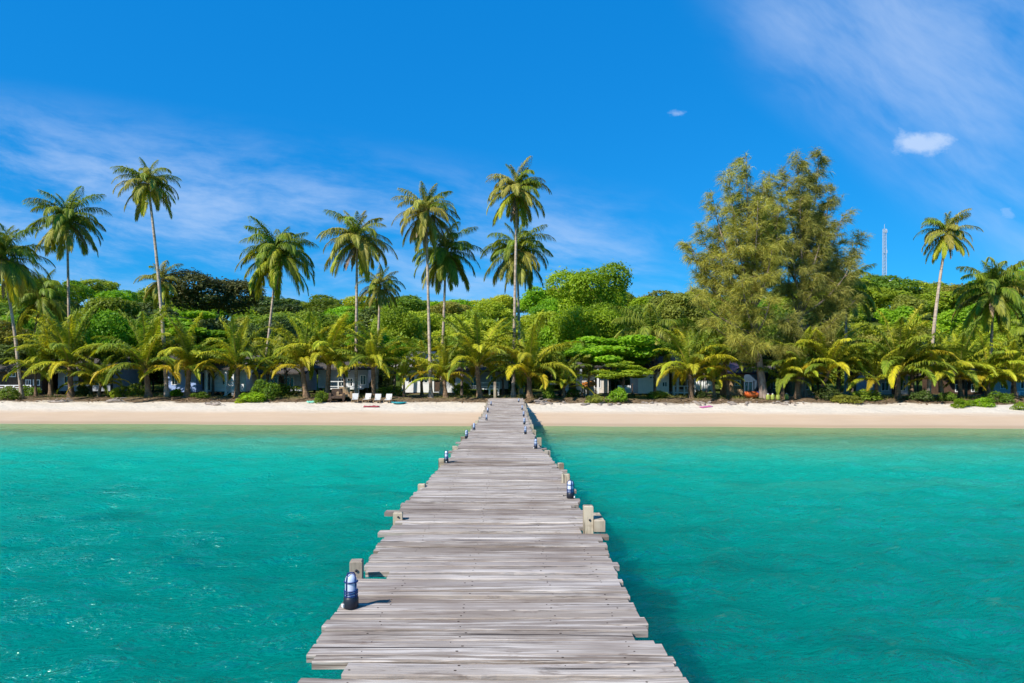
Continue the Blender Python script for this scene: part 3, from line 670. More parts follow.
GY = 'young coconut palms lining the beach'
YG = ('frond_lime', 'frond_green', 'frond_yellow'); YL = ('frond_lime', 'frond_lime', 'frond_yellow'); YD = ('frond_green', 'frond_lime', 'frond_green')  # lime fronds partly stand in for sunlit highlights among the greens
Yp = [
    (36, 0.4, 35, 372, 34, 'thin young palm between the curved trunk and the white window frames', dict(n=10, mats=YD, r0=0.10)),
    (51, 0.6, 50, 362, 40, 'young palm with yellow lower fronds beside the white window frames', dict(n=15, mats=YG)),
    (71, 0.0, 70, 366, 58, 'stout dark young palm with long upright fronds and one yellow frond', dict(n=17, mats=YG, r0=0.2)),
    (90, 1.2, 91, 384, 38, 'short young palm shaded between the stout dark palm and its small neighbour', dict(n=11, mats=YD, r0=0.11)),
    (98, 0.0, 101, 384, 34, 'small young palm with a curved yellow frond next to the fern clump', dict(n=10, mats=YL, r0=0.11)),
    (149, -0.3, 146, 369, 58, 'large young palm with yellowing skirt just before the tallest leaning trunk', dict(n=21, mats=YG, r0=0.21)),
    (187, -0.2, 189, 369, 50, 'young palm with arching yellow fronds in front of the blue shaded wall', dict(n=19, mats=YL, r0=0.2)),
    (237, 0.0, 238, 368, 46, 'young palm in front of the white doors beside the green bushes', dict(n=18, mats=YG, r0=0.18)),
    (265, 2.5, 268, 372, 40, 'shaded young palm behind the green bushes', dict(n=13, mats=YD, r0=0.14)),
    (307, -0.2, 302, 367, 50, 'young palm with a leaning trunk beside the mint cloth on the sand', dict(n=18, mats=YG, r0=0.19, bend=0.05)),
    (327, 0.0, 329, 364, 54, 'tall fronded young palm in front of the grey deck bungalow', dict(n=19, mats=YG, r0=0.2)),
    (374, 0.0, 373, 366, 48, 'young palm with a dark trunk behind the white loungers', dict(n=18, mats=YG, r0=0.18)),
    (404, 0.6, 404, 378, 30, 'slim young palm beside the teal mat on the sand', dict(n=10, mats=YL, r0=0.09)),
    (422, 3.0, 421, 372, 38, 'young palm under the grey thatched hut roof', dict(n=12, mats=YL, r0=0.12)),
    (446, 0.0, 444, 379, 40, 'young palm with yellow fronds at the foot of the two skirted palms', dict(n=16, mats=YL, r0=0.15)),
    (480, -0.1, 477, 366, 55, 'large young palm just before the tall post at the jetty end', dict(n=20, mats=YG, r0=0.19)),
    (530, -0.2, 529, 376, 58, 'large young palm with a dark forked base across the jetty from the tall post', dict(n=20, mats=YG, r0=0.2)),
    (563, 0.0, 564, 386, 36, 'small young palm between the driftwood and the orange awning', dict(n=11, mats=YL, r0=0.12)),
    (588, 1.5, 589, 376, 36, 'thin young palm beside the orange awning under the almond tree', dict(n=10, mats=YD, r0=0.09)),
    (691, 0.0, 690, 373, 50, 'young palm with yellow fronds at the white porch', dict(n=17, mats=YG, r0=0.16)),
    (715, 0.3, 713, 380, 34, 'small young palm with yellow fronds beside the white sheets', dict(n=12, mats=YL, r0=0.1)),
    (729, 1.0, 725, 362, 44, 'young palm with a slanting pale trunk in front of the wooden hut', dict(n=14, mats=YG, r0=0.12)),
    (782, 0.4, 784, 382, 44, 'young palm standing among the yellow green buoys', dict(n=13, mats=YG, r0=0.13)),
    (797, 0.2, 798, 376, 44, 'young palm with thick dark base between the buoys and the leaning trunk', dict(n=14, mats=YG, r0=0.2)),
    (817, 0.0, 829, 372, 50, 'young palm with a sharply leaning trunk under the casuarina', dict(n=16, mats=YG, r0=0.14)),
    (838, 2.2, 839, 366, 46, 'shaded young palm behind the sharply leaning one', dict(n=14, mats=YD, r0=0.16)),
    (877, 0.2, 876, 380, 40, 'young palm with bright low fronds before the shaded white hut', dict(n=14, mats=YL, r0=0.15)),
    (898, 0.0, 898, 372, 60, 'large young palm with tall upright fronds and a pale trunk', dict(n=20, mats=YG, r0=0.19)),
    (912, 0.8, 912, 374, 50, 'young palm between the upright fronded one and the pale leaning trunk', dict(n=15, mats=YG, r0=0.16)),
    (942, -0.2, 940, 379, 44, 'young palm with yellow fronds at the foot of the pale leaning trunk', dict(n=16, mats=YL, r0=0.17)),
    (961, 0.5, 959, 374, 50, 'young palm with grey stem before the round green bushes', dict(n=16, mats=YG, r0=0.15)),
    (988, 0.6, 988, 378, 48, 'young palm with bright yellow fronds beside the full crowned palm', dict(n=17, mats=YL, r0=0.15)),
    (1015, 0.3, 1014, 380, 46, 'young palm beside the last green bush of the beach', dict(n=15, mats=YL, r0=0.14)),
]
for i, (bp_, off, hx, hy, fp, lab, kw) in enumerate(Yp):
    a = dict(top=88, low=26, r1=0.11, bark='young_bark', name='young_palm', seed=100 + i); a.update(kw)
    a.setdefault('r0', 0.16); a['r1'] = a['r0'] * 0.72
    palm(bp_, off, hx, hy, fp, lab, group=GY, **a)

# ------------------------------------------------------------------ casuarinas
def casuarina(label, base_px, off, trunk_top, leaders, mk, seed, group):
    r = random.Random(seed); x0 = (base_px - 512) / F * 45; y0 = float(shore(x0)) + 9 + off; x0 = (base_px - 512) / F * y0
    z0 = gz(x0, y0); O = Vector((x0, y0, z0)); root = tag(empty('casuarina_tree', O), label, 'casuarina', group)
    top = at(trunk_top[0], trunk_top[1], y0) - O
    tk = MB(); tp = []
    for k in range(15):
        t = k / 14; tp.append(Vector((top.x * t + 0.18 * math.sin(t * 5 + seed), 0.15 * math.sin(t * 4), top.z * t - 0.2 * (1 - t))))
    tk.tube(tp, [0.24 * (1 - k / 14) ** 0.8 + 0.03 + (0.12 if k == 0 else 0) for k in range(15)], 10)
    tk.build('trunk', M['casuarina_bark'], root)
    limbs = MB(); TP, TD, TL = [], [], []
    def tuft(p, dv, n, ln):
        for _ in range(n // 4): TP.append(tuple(p)); TD.append(tuple(dv)); TL.append(ln)
    for (tx, ty, start, dy, spread, dens) in leaders:
        tip = at(tx, ty, y0 + dy) - O
        st = tp[min(14, int(start * 14))].copy()
        ctrl = Vector(((st.x + tip.x) / 2 + (tip.x - st.x) * 0.25, (st.y + tip.y) / 2 + (tip.y - st.y) * .25, st.z + (tip.z - st.z) * 0.40))
        lp = [(st * (1 - t) ** 2 + ctrl * 2 * t * (1 - t) + tip * t * t) for t in [k / 10 for k in range(11)]]
        limbs.tube(lp, [0.085 * (1 - k / 10) + 0.012 for k in range(11)], 6)
        L = sum((lp[k + 1] - lp[k]).length for k in range(10)); nb = int(L / 0.26 * dens)
        for b in range(nb):
            t = 0.22 + 0.78 * (b + r.random()) / nb
            p = st * (1 - t) ** 2 + ctrl * 2 * t * (1 - t) + tip * t * t
            a = r.random() * 6.283; bl = spread * (1.08 - 0.72 * t) * r.uniform(0.5, 1.15)
            dv = Vector((math.cos(a), math.sin(a), r.uniform(0.1, 1.5))).normalized()
            pts = [p]; q = p.copy(); dd_ = dv.copy()
            for j in range(5):
                dd_ = (dd_ + Vector((0, 0, -0.09))).normalized(); q = q + dd_ * bl / 5; pts.append(q.copy())
            limbs.tube(pts, [0.02, 0.017, 0.014, 0.011, 0.008, 0.004], 4, cap=False)
            for j in range(1, 6):
                for _ in range(r.choice((2, 2, 3))): tuft(pts[j] + Vector((r.gauss(0, .16), r.gauss(0, .16), r.gauss(0, .12))), dd_, 8, 0.58)
        tuft(tip, Vector((0, 0, 1)), 12, 0.6)
    limbs.build('limbs', M['casuarina_bark'], root)
    g = np.random.RandomState(seed); NP = 6
    P0 = np.repeat(np.array(TP), NP, 0); D = np.repeat(np.array(TD), NP, 0); Ln = np.repeat(np.array(TL), NP) * g.uniform(0.6, 1.2, len(TP) * NP)
    tb = np.repeat(g.rand(len(TP)), NP); m_ = len(P0)
    nrm = lambda v_: v_ / np.linalg.norm(v_, axis=1)[:, None]
    d0 = nrm(D + g.normal(0, 1, (m_, 3)) * [.55, .55, .5] + [0, 0, .05]); wv = nrm(np.cross(d0, g.normal(size=(m_, 3)))) * 0.0085
    q1 = P0 + d0 * Ln[:, None] * .5; q1[:, 2] -= .05 * Ln; q2 = q1 + nrm(d0 + [0, 0, -.9]) * Ln[:, None] * .5
    Q = np.concatenate([np.stack([P0 - wv, P0 + wv, q1 + wv, q1 - wv], 1), np.stack([q1 - wv, q1 + wv, q2 + wv * .3, q2 - wv * .3], 1)])
    tone = np.clip(tb * .6 + g.normal(.2, .2, m_), 0, 1)
    put('crown', quad_mesh('casuarina_crown', Q, M[mk], np.concatenate([tone, tone])), root)
GC = 'feathery casuarinas above the beach'
casuarina('feathery olive casuarina with a pale straight trunk behind the orange kayak', 762, 0.3, (752, 215),
          [(746, 157, .78, 0, 1.5, 1.0), (728, 172, .70, -.6, 1.5, .9), (712, 196, .62, .4, 1.6, .85), (769, 176, .72, .8, 1.4, 1.0), (700, 228, .52, -.5, 1.6, .85), (694, 258, .46, .5, 1.6, .8), (692, 290, .40, -.8, 1.5, .75),
           (758, 200, .70, -1.4, 1.5, 1.0), (735, 225, .60, -1.2, 1.7, 1.0), (720, 258, .50, -1.3, 1.7, 1.0), (742, 280, .42, -1.8, 1.6, 1.1), (772, 250, .5, -1.6, 1.6, 1.0), (705, 318, .32, -1.0, 1.4, .8), (775, 215, .66, .6, 1.5, 1.0), (782, 195, .70, -.3, 1.3, 1.1), (778, 232, .62, -.8, 1.4, 1.1), (772, 268, .5, -.2, 1.5, 1.1), (764, 185, .76, .3, 1.3, 1.1), (690, 245, .5, .2, 1.3, .9), (760, 240, .6, 0, 1.5, 1.0), (700, 270, .45, .8, 1.5, .8), (715, 230, .55, 1.0, 1.5, .9), (738, 195, .7, .6, 1.4, .9), (770, 300, .36, -1.6, 1.5, 1.1), (728, 305, .34, .4, 1.6, .9), (750, 320, .3, 0.6, 1.4, 1.0), (738, 338, .26, -2.0, 1.3, 1.3), (757, 345, .24, -1.8, 1.2, 1.2)],
          'needle', 21, GC)
casuarina('tall greener casuarina beside the olive one, its spiky limb reaching towards the mast', 803, 1.6, (803, 205),
          [(797, 153, .80, 0, 1.3, 1.1), (819, 153, .78, .5, 1.3, 1.1), (783, 170, .74, -.4, 1.4, 1.0), (831, 190, .70, .2, 1.4, 1.0), (842, 216, .60, -.4, 1.5, .95), (862, 235, .55, .4, 0.9, .8), (852, 262, .48, -.8, 1.5, .9), (855, 300, .38, -.6, 1.5, .9),
           (800, 200, .7, -1.2, 1.5, 1.0), (822, 232, .6, -1.4, 1.6, 1.0), (792, 245, .52, -1.5, 1.6, 1.0), (815, 278, .45, -1.8, 1.6, 1.1), (836, 318, .34, -2.0, 1.3, 1.1), (788, 318, .34, -2.2, 1.4, 1.2), (810, 178, .76, .4, 1.2, 1.0), (776, 225, .62, .2, 1.3, 1.1), (772, 262, .52, .3, 1.4, 1.1), (812, 230, .62, 0, 1.5, 1.1), (835, 262, .5, .2, 1.5, 1.1), (780, 212, .66, .6, 1.4, 1.0), (825, 205, .68, .9, 1.4, 1.0), (788, 275, .44, .4, 1.6, 1.0), (840, 245, .55, .5, 1.5, .9), (845, 285, .42, .6, 1.5, .9), (820, 310, .34, .2, 1.5, 1.0), (800, 335, .28, .4, 1.4, 1.0), (782, 350, .24, -2.5, 1.1, 1.2), (833, 340, .26, -2.2, 1.1, 1.2)],
          'needle_green', 22, GC)

# ------------------------------------------------------------------ broadleaf trees
def crown_quads(seed, nl, leaf, n, shape=(1, 1, 1), lobe=(0.28, 0.44), flat=0.75, low=-0.45):
    """unit crown: radius about 1, centred on z = 0"""
    r = np.random.RandomState(seed); cs, rr = [], []
    for k in range(nl):
        while True:
            v_ = r.normal(size=3); v_ /= np.linalg.norm(v_)
            if v_[2] > low: break
        q = v_ * (0.22 + 0.54 * r.rand()); cs.append(q); rr.append(r.uniform(*lobe))
    cs, rr = np.array(cs), np.array(rr)
    which = r.choice(nl, n, p=rr ** 2 / (rr ** 2).sum())
    dv = r.normal(size=(n, 3)); dv[:, 2] += 0.35; dv /= np.linalg.norm(dv, axis=1)[:, None]
    rad = rr[which] * (1 - 0.30 * r.rand(n) ** 2) * (1 + 0.16 * np.maximum(0, r.normal(0, 1, n)))
    P = cs[which] + dv * rad[:, None] * np.array([1.1, 1.1, flat])
    d2 = np.linalg.norm((P[:, None, :] - cs[None]) / (rr[None, :, None] * np.array([1.1, 1.1, flat])), axis=2)
    d2[np.arange(n), which] = 9; keep = (d2.min(axis=1) > 0.80)
    P, dv, which = P[keep], dv[keep], which[keep]; n = len(P)
    N = dv * 0.7 + np.array([0, 0, 0.45]) + r.normal(0, 0.62, (n, 3)); N /= np.linalg.norm(N, axis=1)[:, None]
    A = np.cross(N, r.normal(size=(n, 3))); A /= np.linalg.norm(A, axis=1)[:, None]; B = np.cross(N, A)
    s = leaf * r.uniform(0.6, 1.3, n)[:, None]
    P = P * np.array(shape)
    Q = np.stack([P - A * s, P - B * s * 0.45 + N * s * 0.12, P + A * s, P + B * s * 0.45 + N * s * 0.12], 1)
    lt = r.rand(nl)
    tone = np.clip(0.55 * lt[which] + 0.45 * r.rand(n), 0, 1)
    return Q, tone
def limb_mesh(seed, height, spread):
    r = random.Random(seed); mb = MB()
    mb.tube([(0, 0, -0.3), (0.05, 0, height * .3), (r.gauss(0, .1), r.gauss(0, .1), height * .62), (r.gauss(0, .15), r.gauss(0, .15), height * .95)], [0.26, 0.19, 0.14, 0.05], 8)
    for k in range(7):
        a = k * 0.9 + r.random(); z = height * r.uniform(.4, .7); l = spread * r.uniform(.5, .85)
        mb.tube([(0, 0, z), (math.cos(a) * l * .5, math.sin(a) * l * .5, z + height * .14), (math.cos(a) * l, math.sin(a) * l, z + height * .2)], [0.09, 0.06, 0.02], 6)
    return mb.mesh('trunk', M['bark'])
TRUNKS = [limb_mesh(s, 1.0 * 6, 2.2) for s in (1, 2, 3)]              # for a tree 6 m tall to its crown's heart
# far crowns: unit radius, leaf size in unit radii (R about 4 m)
_cq = [crown_quads(31, 15, 0.060, 9000), crown_quads(32, 11, 0.060, 8000, lobe=(0.33, 0.5)), crown_quads(33, 20, 0.055, 9500, lobe=(0.22, 0.36), flat=0.6), crown_quads(34, 13, 0.065, 8000, flat=0.9)]
_cr = {}
def crown_mesh(i, mk):
    if (i, mk) not in _cr: _cr[(i, mk)] = quad_mesh('crown', _cq[i][0], M[mk], _cq[i][1])
    return _cr[(i, mk)]
def tree(x, y, top_z, Rx, mk, label, proto=0, group=None, Rz=None, name='broadleaf_tree', seed=0, cat='tree', mesh=None):
    r = random.Random(seed); z0 = gz(x, y); H = top_z - z0; Rz = Rz or min(Rx * 0.85, H * 0.55)
    root = tag(empty(name, (x, y, z0), r.random() * 6.28), label, cat, group)
    cz = H - Rz * 1.02
    s = max(0.5, cz) / 6.0
    put('trunk', TRUNKS[proto % 3], root, scale=(max(s, .4), max(s, .4), s))
    put('crown', mesh or crown_mesh(proto, mk), root, (0, 0, cz), scale=(Rx, Rx, Rz)); return root
def tree_px(px, top_py, wpx, y, mk, label, proto=0, hpx=None, **kw):
    p = at(px, top_py, y); return tree(p.x, y, p.z, wpx / 2 / F * y / 0.98, mk, label, proto, Rz=(hpx / 2 / F * y) if hpx else None, seed=int(px * 7 + y), **kw)

near_dense = crown_quads(55, 26, 0.040, 30000, lobe=(0.20, 0.34), flat=0.7)
near_dense2 = crown_quads(56, 20, 0.036, 32000, lobe=(0.25, 0.40), flat=0.85)
layered = crown_quads(57, 34, 0.05, 20000, lobe=(0.16, 0.30), flat=0.42)
almond = crown_quads(58, 46, 0.048, 24000, lobe=(0.13, 0.26), flat=0.52)
def cm(q, mk): return quad_mesh('crown', q[0], M[mk], q[1])
NAMED = [
    (218, 266, 92, 66, 'leaf_brown', 'dark brownish round tree standing highest beside the full crowned palm', cm(near_dense2, 'leaf_brown'), 66),
    (207, 300, 80, 62, 'leaf_dark', 'dark green tree filling the gap under the brownish round tree', cm(near_dense, 'leaf_dark'), 90),
    (258, 310, 70, 63, 'leaf_dark', 'blackish green tree behind the slanting palm trunk', cm(near_dense2, 'leaf_dark'), 80),
    (104, 280, 76, 60, 'leaf_mid', 'dense green tree between the two slender palms, round leaves glossy', cm(near_dense, 'leaf_mid'), 96),
    (125, 305, 70, 57, 'leaf_bright', 'bright bushy tree behind the large young palm', cm(near_dense2, 'leaf_bright'), 84),
    (185, 305, 100, 56, 'leaf_bright', 'bright green tree with flat layered boughs behind the tallest leaning trunk', cm(layered, 'leaf_bright'), 58),
    (62, 292, 50, 70, 'leaf_mid', 'green tree behind the slender palm trunk', cm(near_dense2, 'leaf_mid'), 80),
    (590, 257, 78, 84, 'leaf_bright', 'big round bright green tree topping the skyline beyond the jetty', cm(near_dense2, 'leaf_bright'), 82),
    (585, 294, 82, 60, 'leaf_bright', 'large bright tree rising behind the sea almond', cm(near_dense2, 'leaf_bright'), 84),
    (610, 322, 116, 48, 'leaf_bright', 'sea almond with flat layered bright boughs over the white hut', cm(almond, 'leaf_bright'), 66),
    (624, 358, 66, 44.5, 'leaf_lime', 'low spreading sea almond bough tree with lime leaves at the beach edge', cm(layered, 'leaf_lime'), 30),
    (672, 278, 70, 70, 'leaf_olive', 'olive tree on the skyline beside the casuarinas', cm(near_dense, 'leaf_olive'), 80),
    (640, 300, 70, 68, 'leaf_mid', 'shaded green tree behind the upright palm fronds', cm(near_dense2, 'leaf_mid'), 90),
    (402, 300, 60, 66, 'leaf_lime', 'lime green tree behind the ragged palm', cm(near_dense2, 'leaf_lime'), 70),
    (548, 312, 70, 62, 'leaf_bright', 'bright bushy tree behind the jetty end palms', cm(near_dense, 'leaf_bright'), 80),
    (470, 305, 76, 66, 'leaf_lime', 'lime bushy tree between the skirted palms and the jetty end palm', cm(near_dense, 'leaf_lime'), 76),
    (865, 318, 70, 60, 'leaf_olive', 'olive bushy tree beside the greener casuarina', cm(near_dense2, 'leaf_olive'), 90),
    (812, 290, 90, 62, 'leaf_dark', 'dark tree seen through the casuarina boughs', cm(near_dense, 'leaf_dark'), 120),
    (750, 300, 90, 64, 'leaf_mid', 'green tree seen behind the olive casuarina', cm(near_dense2, 'leaf_mid'), 110),
]
for (px, ty, wp, y, mk, lab, me, hp) in NAMED: tree_px(px, ty, wp, y, mk, lab, 0, hpx=hp, mesh=me)

for i, (px, ty, wp, hp, off, mk, lab) in enumerate([
        (112, 338, 44, 36, 2.2, 'leaf_mid', 'small shade tree between the small young palm and the large one with yellowing skirt'), (213, 342, 40, 32, 3.4, 'leaf_bright', 'small bright tree over the white bungalow with dark doors'), (20, 340, 56, 36, 4.0, 'leaf_dark', 'small dark tree over the shaded veranda bungalow'),
        (285, 340, 46, 34, 3.6, 'leaf_mid', 'small tree over the greyish shaded bungalow'), (345, 342, 44, 28, 4.0, 'leaf_mid', 'small tree overhanging the raised white railed deck'), (395, 338, 40, 36, 3.0, 'leaf_bright', 'small bright tree beside the grey thatched roof'),
        (462, 336, 44, 38, 3.2, 'leaf_mid', 'small tree between the yellow fronded young palm and the jetty'), (503, 340, 40, 44, 4.5, 'leaf_dark', 'small dark tree behind the tall jetty post'), (552, 338, 46, 40, 3.0, 'leaf_mid', 'small tree behind the bleached driftwood log'),
        (655, 338, 40, 26, 2.6, 'leaf_mid', 'small tree over the maroon roofed plank hut'), (706, 340, 40, 34, 3.4, 'leaf_mid', 'small tree over the white sheets on the line'), (772, 342, 54, 34, 3.0, 'leaf_dark', 'small dark tree over the dark blue hut'),
        (855, 338, 56, 40, 2.6, 'leaf_mid', 'small tree beside the shaded young palm and the pale shaded hut'), (918, 340, 50, 40, 3.2, 'leaf_dark', 'small dark tree behind the pale leaning palm trunk'), (966, 338, 50, 40, 3.0, 'leaf_mid', 'small tree over the dim brown hut'), (1012, 340, 50, 38, 3.2, 'leaf_bright', 'small bright tree over the grey blue hut railing')]):
    tree_px(px, ty, wp, float(shore((px - 512) / F * 48)) + 9.4 + off, mk, lab, i % 3, hpx=hp, mesh=cm((near_dense, near_dense2)[i % 2], mk) if i < 2 else crown_mesh(i % 4, mk))

# the wooded hill, tree by tree
HILL = {'leaf_bright': 'bright green', 'leaf_lime': 'lime green', 'leaf_mid': 'mid green', 'leaf_dark': 'dark green', 'leaf_olive': 'olive green'}
hr = random.Random(77); nh = 0
for y, step, ht in [(64, 5.2, 6.0), (73, 5.6, 6.5), (84, 6.2, 6.5), (97, 6.8, 6.8), (112, 7.4, 7.0), (129, 8.2, 7.2), (148, 9.0, 7.6), (168, 9.6, 8.0)]:
    half = 0.86 * y
    x = -half + hr.random() * step
    while x < half:
        xx, yy = x + hr.gauss(0, 1.0), y + hr.gauss(0, 2.2)
        mk = hr.choices(list(HILL), (4, 6, 4, 0.7, 3) if xx > -18 else (2, 1, 4, 4, 2))[0]
        Rr = step * hr.uniform(0.50, 0.78); h = ht * hr.uniform(0.78, 1.12)
        tree(xx, yy, gz(xx, yy) + h, Rr, mk, HILL[mk] + ' bushy tree on the wooded hillside behind the beach palms', hr.randrange(4), 'trees of the wooded hillside', seed=nh + 1000)
        nh += 1; x += step * hr.uniform(0.8, 1.15)
# shrubs in the shade behind the bungalows
sr = random.Random(5)
for k in range(34):
    y = sr.choice((57.0, 59.5)); x = -42 + k * 2.55 + sr.gauss(0, 0.4); mk = sr.choice(('leaf_dark', 'leaf_mid', 'leaf_mid', 'leaf_dark'))
    tree(x, y, gz(x, y) + sr.uniform(2.6, 4.2), sr.uniform(1.6, 2.2), mk, HILL[mk] + ' shrub in the shade behind the bungalows', k % 4, 'shrubs behind the bungalows', Rz=1.9, name='shrub', seed=k + 400, cat='shrub')

# ------------------------------------------------------------------ bungalows and huts
def hut(px0, px1, y, floor_py, eave_py, ridge_py, wall, roof, label, doors=(), windows=(), rail=None, posts=(), deep=4.0, name='bungalow', stilts=True, base=None, railmat='white', cols=None):
    a, b = at(px0, floor_py, y), at(px1, floor_py, y); cx = (a.x + b.x) / 2; hw = (b.x - a.x) / 2; z0 = gz(cx, y + 2)
    fz, ez, rz = a.z - z0, at(0, eave_py, y).z - z0, at(0, ridge_py, y).z - z0
    root = tag(empty(name, (cx, y, z0)), label, 'bungalow' if name == 'bungalow' else 'hut')
    X = lambda px: (px - 512) / F * y - cx
    Zp = lambda py: at(0, py, y).z - z0
    ops = sorted([(X(p), X(q), Zp(s_), Zp(t_)) for (p, q, s_, t_) in list(doors) + list(windows)])
    mb = MB(); cur = -hw                                             # front wall pierced by its openings
    for (o0, o1, zb, zt) in ops:
        mb.box(cur, o0, 0, .14, fz, ez); mb.box(o0, o1, 0, .14, zt, ez)
        if zb > fz + 0.02: mb.box(o0, o1, 0, .14, fz, zb)
        cur = o1
    mb.box(cur, hw, 0, .14, fz, ez)
    mb.box(-hw, -hw + .14, .14, deep, fz, ez); mb.box(hw - .14, hw, .14, deep, fz, ez); mb.box(-hw + .14, hw - .14, deep - .14, deep, fz, ez)
    mb.box(-hw + .14, hw - .14, .14, deep - .14, fz - .0, fz + .08)
    mb.build('wall', M[wall], root)
    for (p, q, s_, t_) in doors:
        o0, o1, zb, zt = X(p), X(q), max(Zp(s_), fz), Zp(t_); e = MB(); e.box(o0 + .02, o1 - .02, .05, .09, zb + .09, zt - .02)
        dr = e.build('door', M['dark_wood'], root); h = MB(); h.tube([(o1 - .12, .045, zb + 1.0), (o1 - .12, .0, zb + 1.0), (o1 - .12, .0, zb + .88)], .012, 6); h.build('handle', M['steel'], dr)
    for (p, q, s_, t_) in windows:
        o0, o1, zb, zt = X(p), X(q), Zp(s_), Zp(t_)
        e = MB(); e.box(o0 + .03, o1 - .03, .06, .08, zb + .03, zt - .03); wn = e.build('window', M['dark_cavity'], root)
        fm = MB(); t_w = .055; fm.box(o0, o1, -.02, .05, zb, zb + t_w); fm.box(o0, o1, -.02, .05, zt - t_w, zt); fm.box(o0, o0 + t_w, -.02, .05, zb + t_w, zt - t_w); fm.box(o1 - t_w, o1, -.02, .05, zb + t_w, zt - t_w)
        m_ = (o0 + o1) / 2; fm.box(m_ - .02, m_ + .02, -.015, .045, zb + t_w, zt - t_w); fm.build('frame', M['white'], wn)
    ov = 0.55; rf = MB(); ym = deep / 2; th = .12                       # gabled roof, ridge along the front
    x0, x1 = -hw - ov, hw + ov
    e0 = ez - ov * (rz - ez) / ym * 0.6
    sec = [(-ov - .25, e0), (ym, rz), (deep + ov, e0), (deep + ov, e0 + th), (ym, rz + th), (-ov - .25, e0 + th)]
    vs = [(x0, yy, zz) for yy, zz in sec] + [(x1, yy, zz) for yy, zz in sec]
    rf.add(vs, [(0, 6, 7, 1), (1, 7, 8, 2), (2, 8, 9, 3), (3, 9, 10, 4), (4, 10, 11, 5), (5, 11, 6, 0), (0, 1, 4, 5), (1, 2, 3, 4), (6, 11, 10, 7), (7, 10, 9, 8)])
    rf.build('roof', M[roof], root)
    g_ = MB(); g_.add([(-hw, .15, ez + .001), (-hw, deep - .15, ez + .001), (-hw, ym, rz - .08)], [(0, 1, 2), ]); g_.add([(hw, .15, ez + .001), (hw, deep - .15, ez + .001), (hw, ym, rz - .08)], [(2, 1, 0)]); g_.build('gable', M[wall], root)
    if stilts and fz > 0.12:
        st = 0
        for sx in np.linspace(-hw + .15, hw - .15, max(2, int(hw * 2 / 1.6) + 1)):
            for sy in (.12, deep - .2):
                p_ = MB(); p_.box(sx - .09, sx + .09, sy - .0, sy + .18, -.3, fz - .003); p_.build('stilt', M[base or 'dark_wood'], root)
    if rail:
        p, q, fp, tp_, ylen = rail; r0_, r1_ = X(p), X(q); zf, zt = Zp(fp), Zp(tp_)
        dk_ = MB(); dk_.box(r0_, r1_, -ylen, -.003, zf - .10, zf); dk_.build('porch_floor', M[railmat], root)
        rl = MB(); yy = -ylen + .05
        rl.box(r0_, r1_, yy - .03, yy + .03, zt - .06, zt); rl.box(r0_, r1_, yy - .02, yy + .02, zf + .10, zf + .15)
        for k in range(int((r1_ - r0_) / .85) + 2):
            xx = r0_ + .04 + (r1_ - r0_ - .08) * k / (int((r1_ - r0_) / .85) + 1); rl.box(xx - .04, xx + .04, yy - .04, yy + .04, zf + .002, zt - .062)
        rl.build('railing', M[railmat], root)
        for xx in (r0_ + .1, (r0_ + r1_) / 2, r1_ - .1):
            p_ = MB(); p_.box(xx - .06, xx + .06, yy - .045, yy + .075, -.3, zf - .104); p_.build('stilt', M[railmat], root)
    for (pp, mk) in posts:
        xx = X(pp); p_ = MB(); p_.box(xx - .075, xx + .075, -.70, -.55, -.2, e0 + .06); p_.build('porch_post', M[mk], root)
    return root
hut(-6, 42, 52, 390, 370, 360, 'dark_wood', 'shaded_thatch', 'shaded bungalow with white framed veranda windows behind the curved palm', windows=[(25.5, 31, 385.5, 379.5), (33, 40, 385.5, 379.5), (8, 16, 377, 370)], rail=(8, 42, 389, 384.8, 1.2))  # shade under the palms is put into the dark wall colour
hut(58, 112, 53, 391, 370, 356, 'grey_shade_wall', 'shaded_thatch', 'pale grey shaded bungalow behind the stout dark young palm', windows=[(64, 72, 386, 376), (94, 104, 386, 376)], doors=[(78, 86, 391, 374)])
hut(168, 196, 50, 392, 366, 355, 'blue_shade_wall', 'shaded_thatch', 'white bungalow with blue shade in its wall colour behind the arching yellow young palm', windows=[(171.5, 178, 385, 371)], deep=3.2)
hut(197, 246, 51, 391.5, 368, 356, 'white', 'shaded_thatch', 'white bungalow with dark doors and white porch columns', doors=[(198.5, 204, 391, 373), (205, 210, 391, 373)], windows=[(222, 229, 385, 374), (233, 237, 385, 373)], posts=[(210.5, 'white'), (229.5, 'white'), (236.5, 'white')], deep=3.4)
hut(262, 302, 53, 391, 372, 358, 'grey_shade_wall', 'shaded_thatch', 'greyish shaded bungalow behind the leaning young palm', windows=[(270, 278, 387, 377), (286, 294, 387, 377)], doors=[(279, 284, 391, 376)])
hut(318, 368, 52, 388, 368, 356, 'grey_shade_wall', 'shaded_thatch', 'grey bungalow with a raised white railed deck behind the loungers', windows=[(338, 344.5, 386.5, 378), (347, 353, 386.5, 378), (360, 366, 385, 375)], rail=(333, 364, 387.8, 381, 1.6))
hut(402, 462, 54, 392.5, 366, 352, 'white', 'thatch', 'hut with a grey thatched roof and white wall on a brick base', windows=[(408, 415, 383, 375), (420, 428, 383, 375), (448, 456, 384, 374)], doors=[(434, 440, 392, 373)], base='brick')
hut(462, 508, 51, 389, 370, 358, 'grey_shade_wall', 'shaded_thatch', 'small bungalow with white railed deck behind the tall jetty post', windows=[(470, 477, 386, 376), (490, 497, 386, 376)], rail=(480, 500, 388, 382.2, 1.2))
hut(566, 610, 54, 393, 366, 356, 'cream', 'shaded_thatch', 'cream bungalow with a white pillar behind the small young palm', doors=[(568.5, 576, 393, 375)], windows=[(594, 601, 388, 377)], posts=[(580, 'grey_shade_wall'), (597, 'white')])
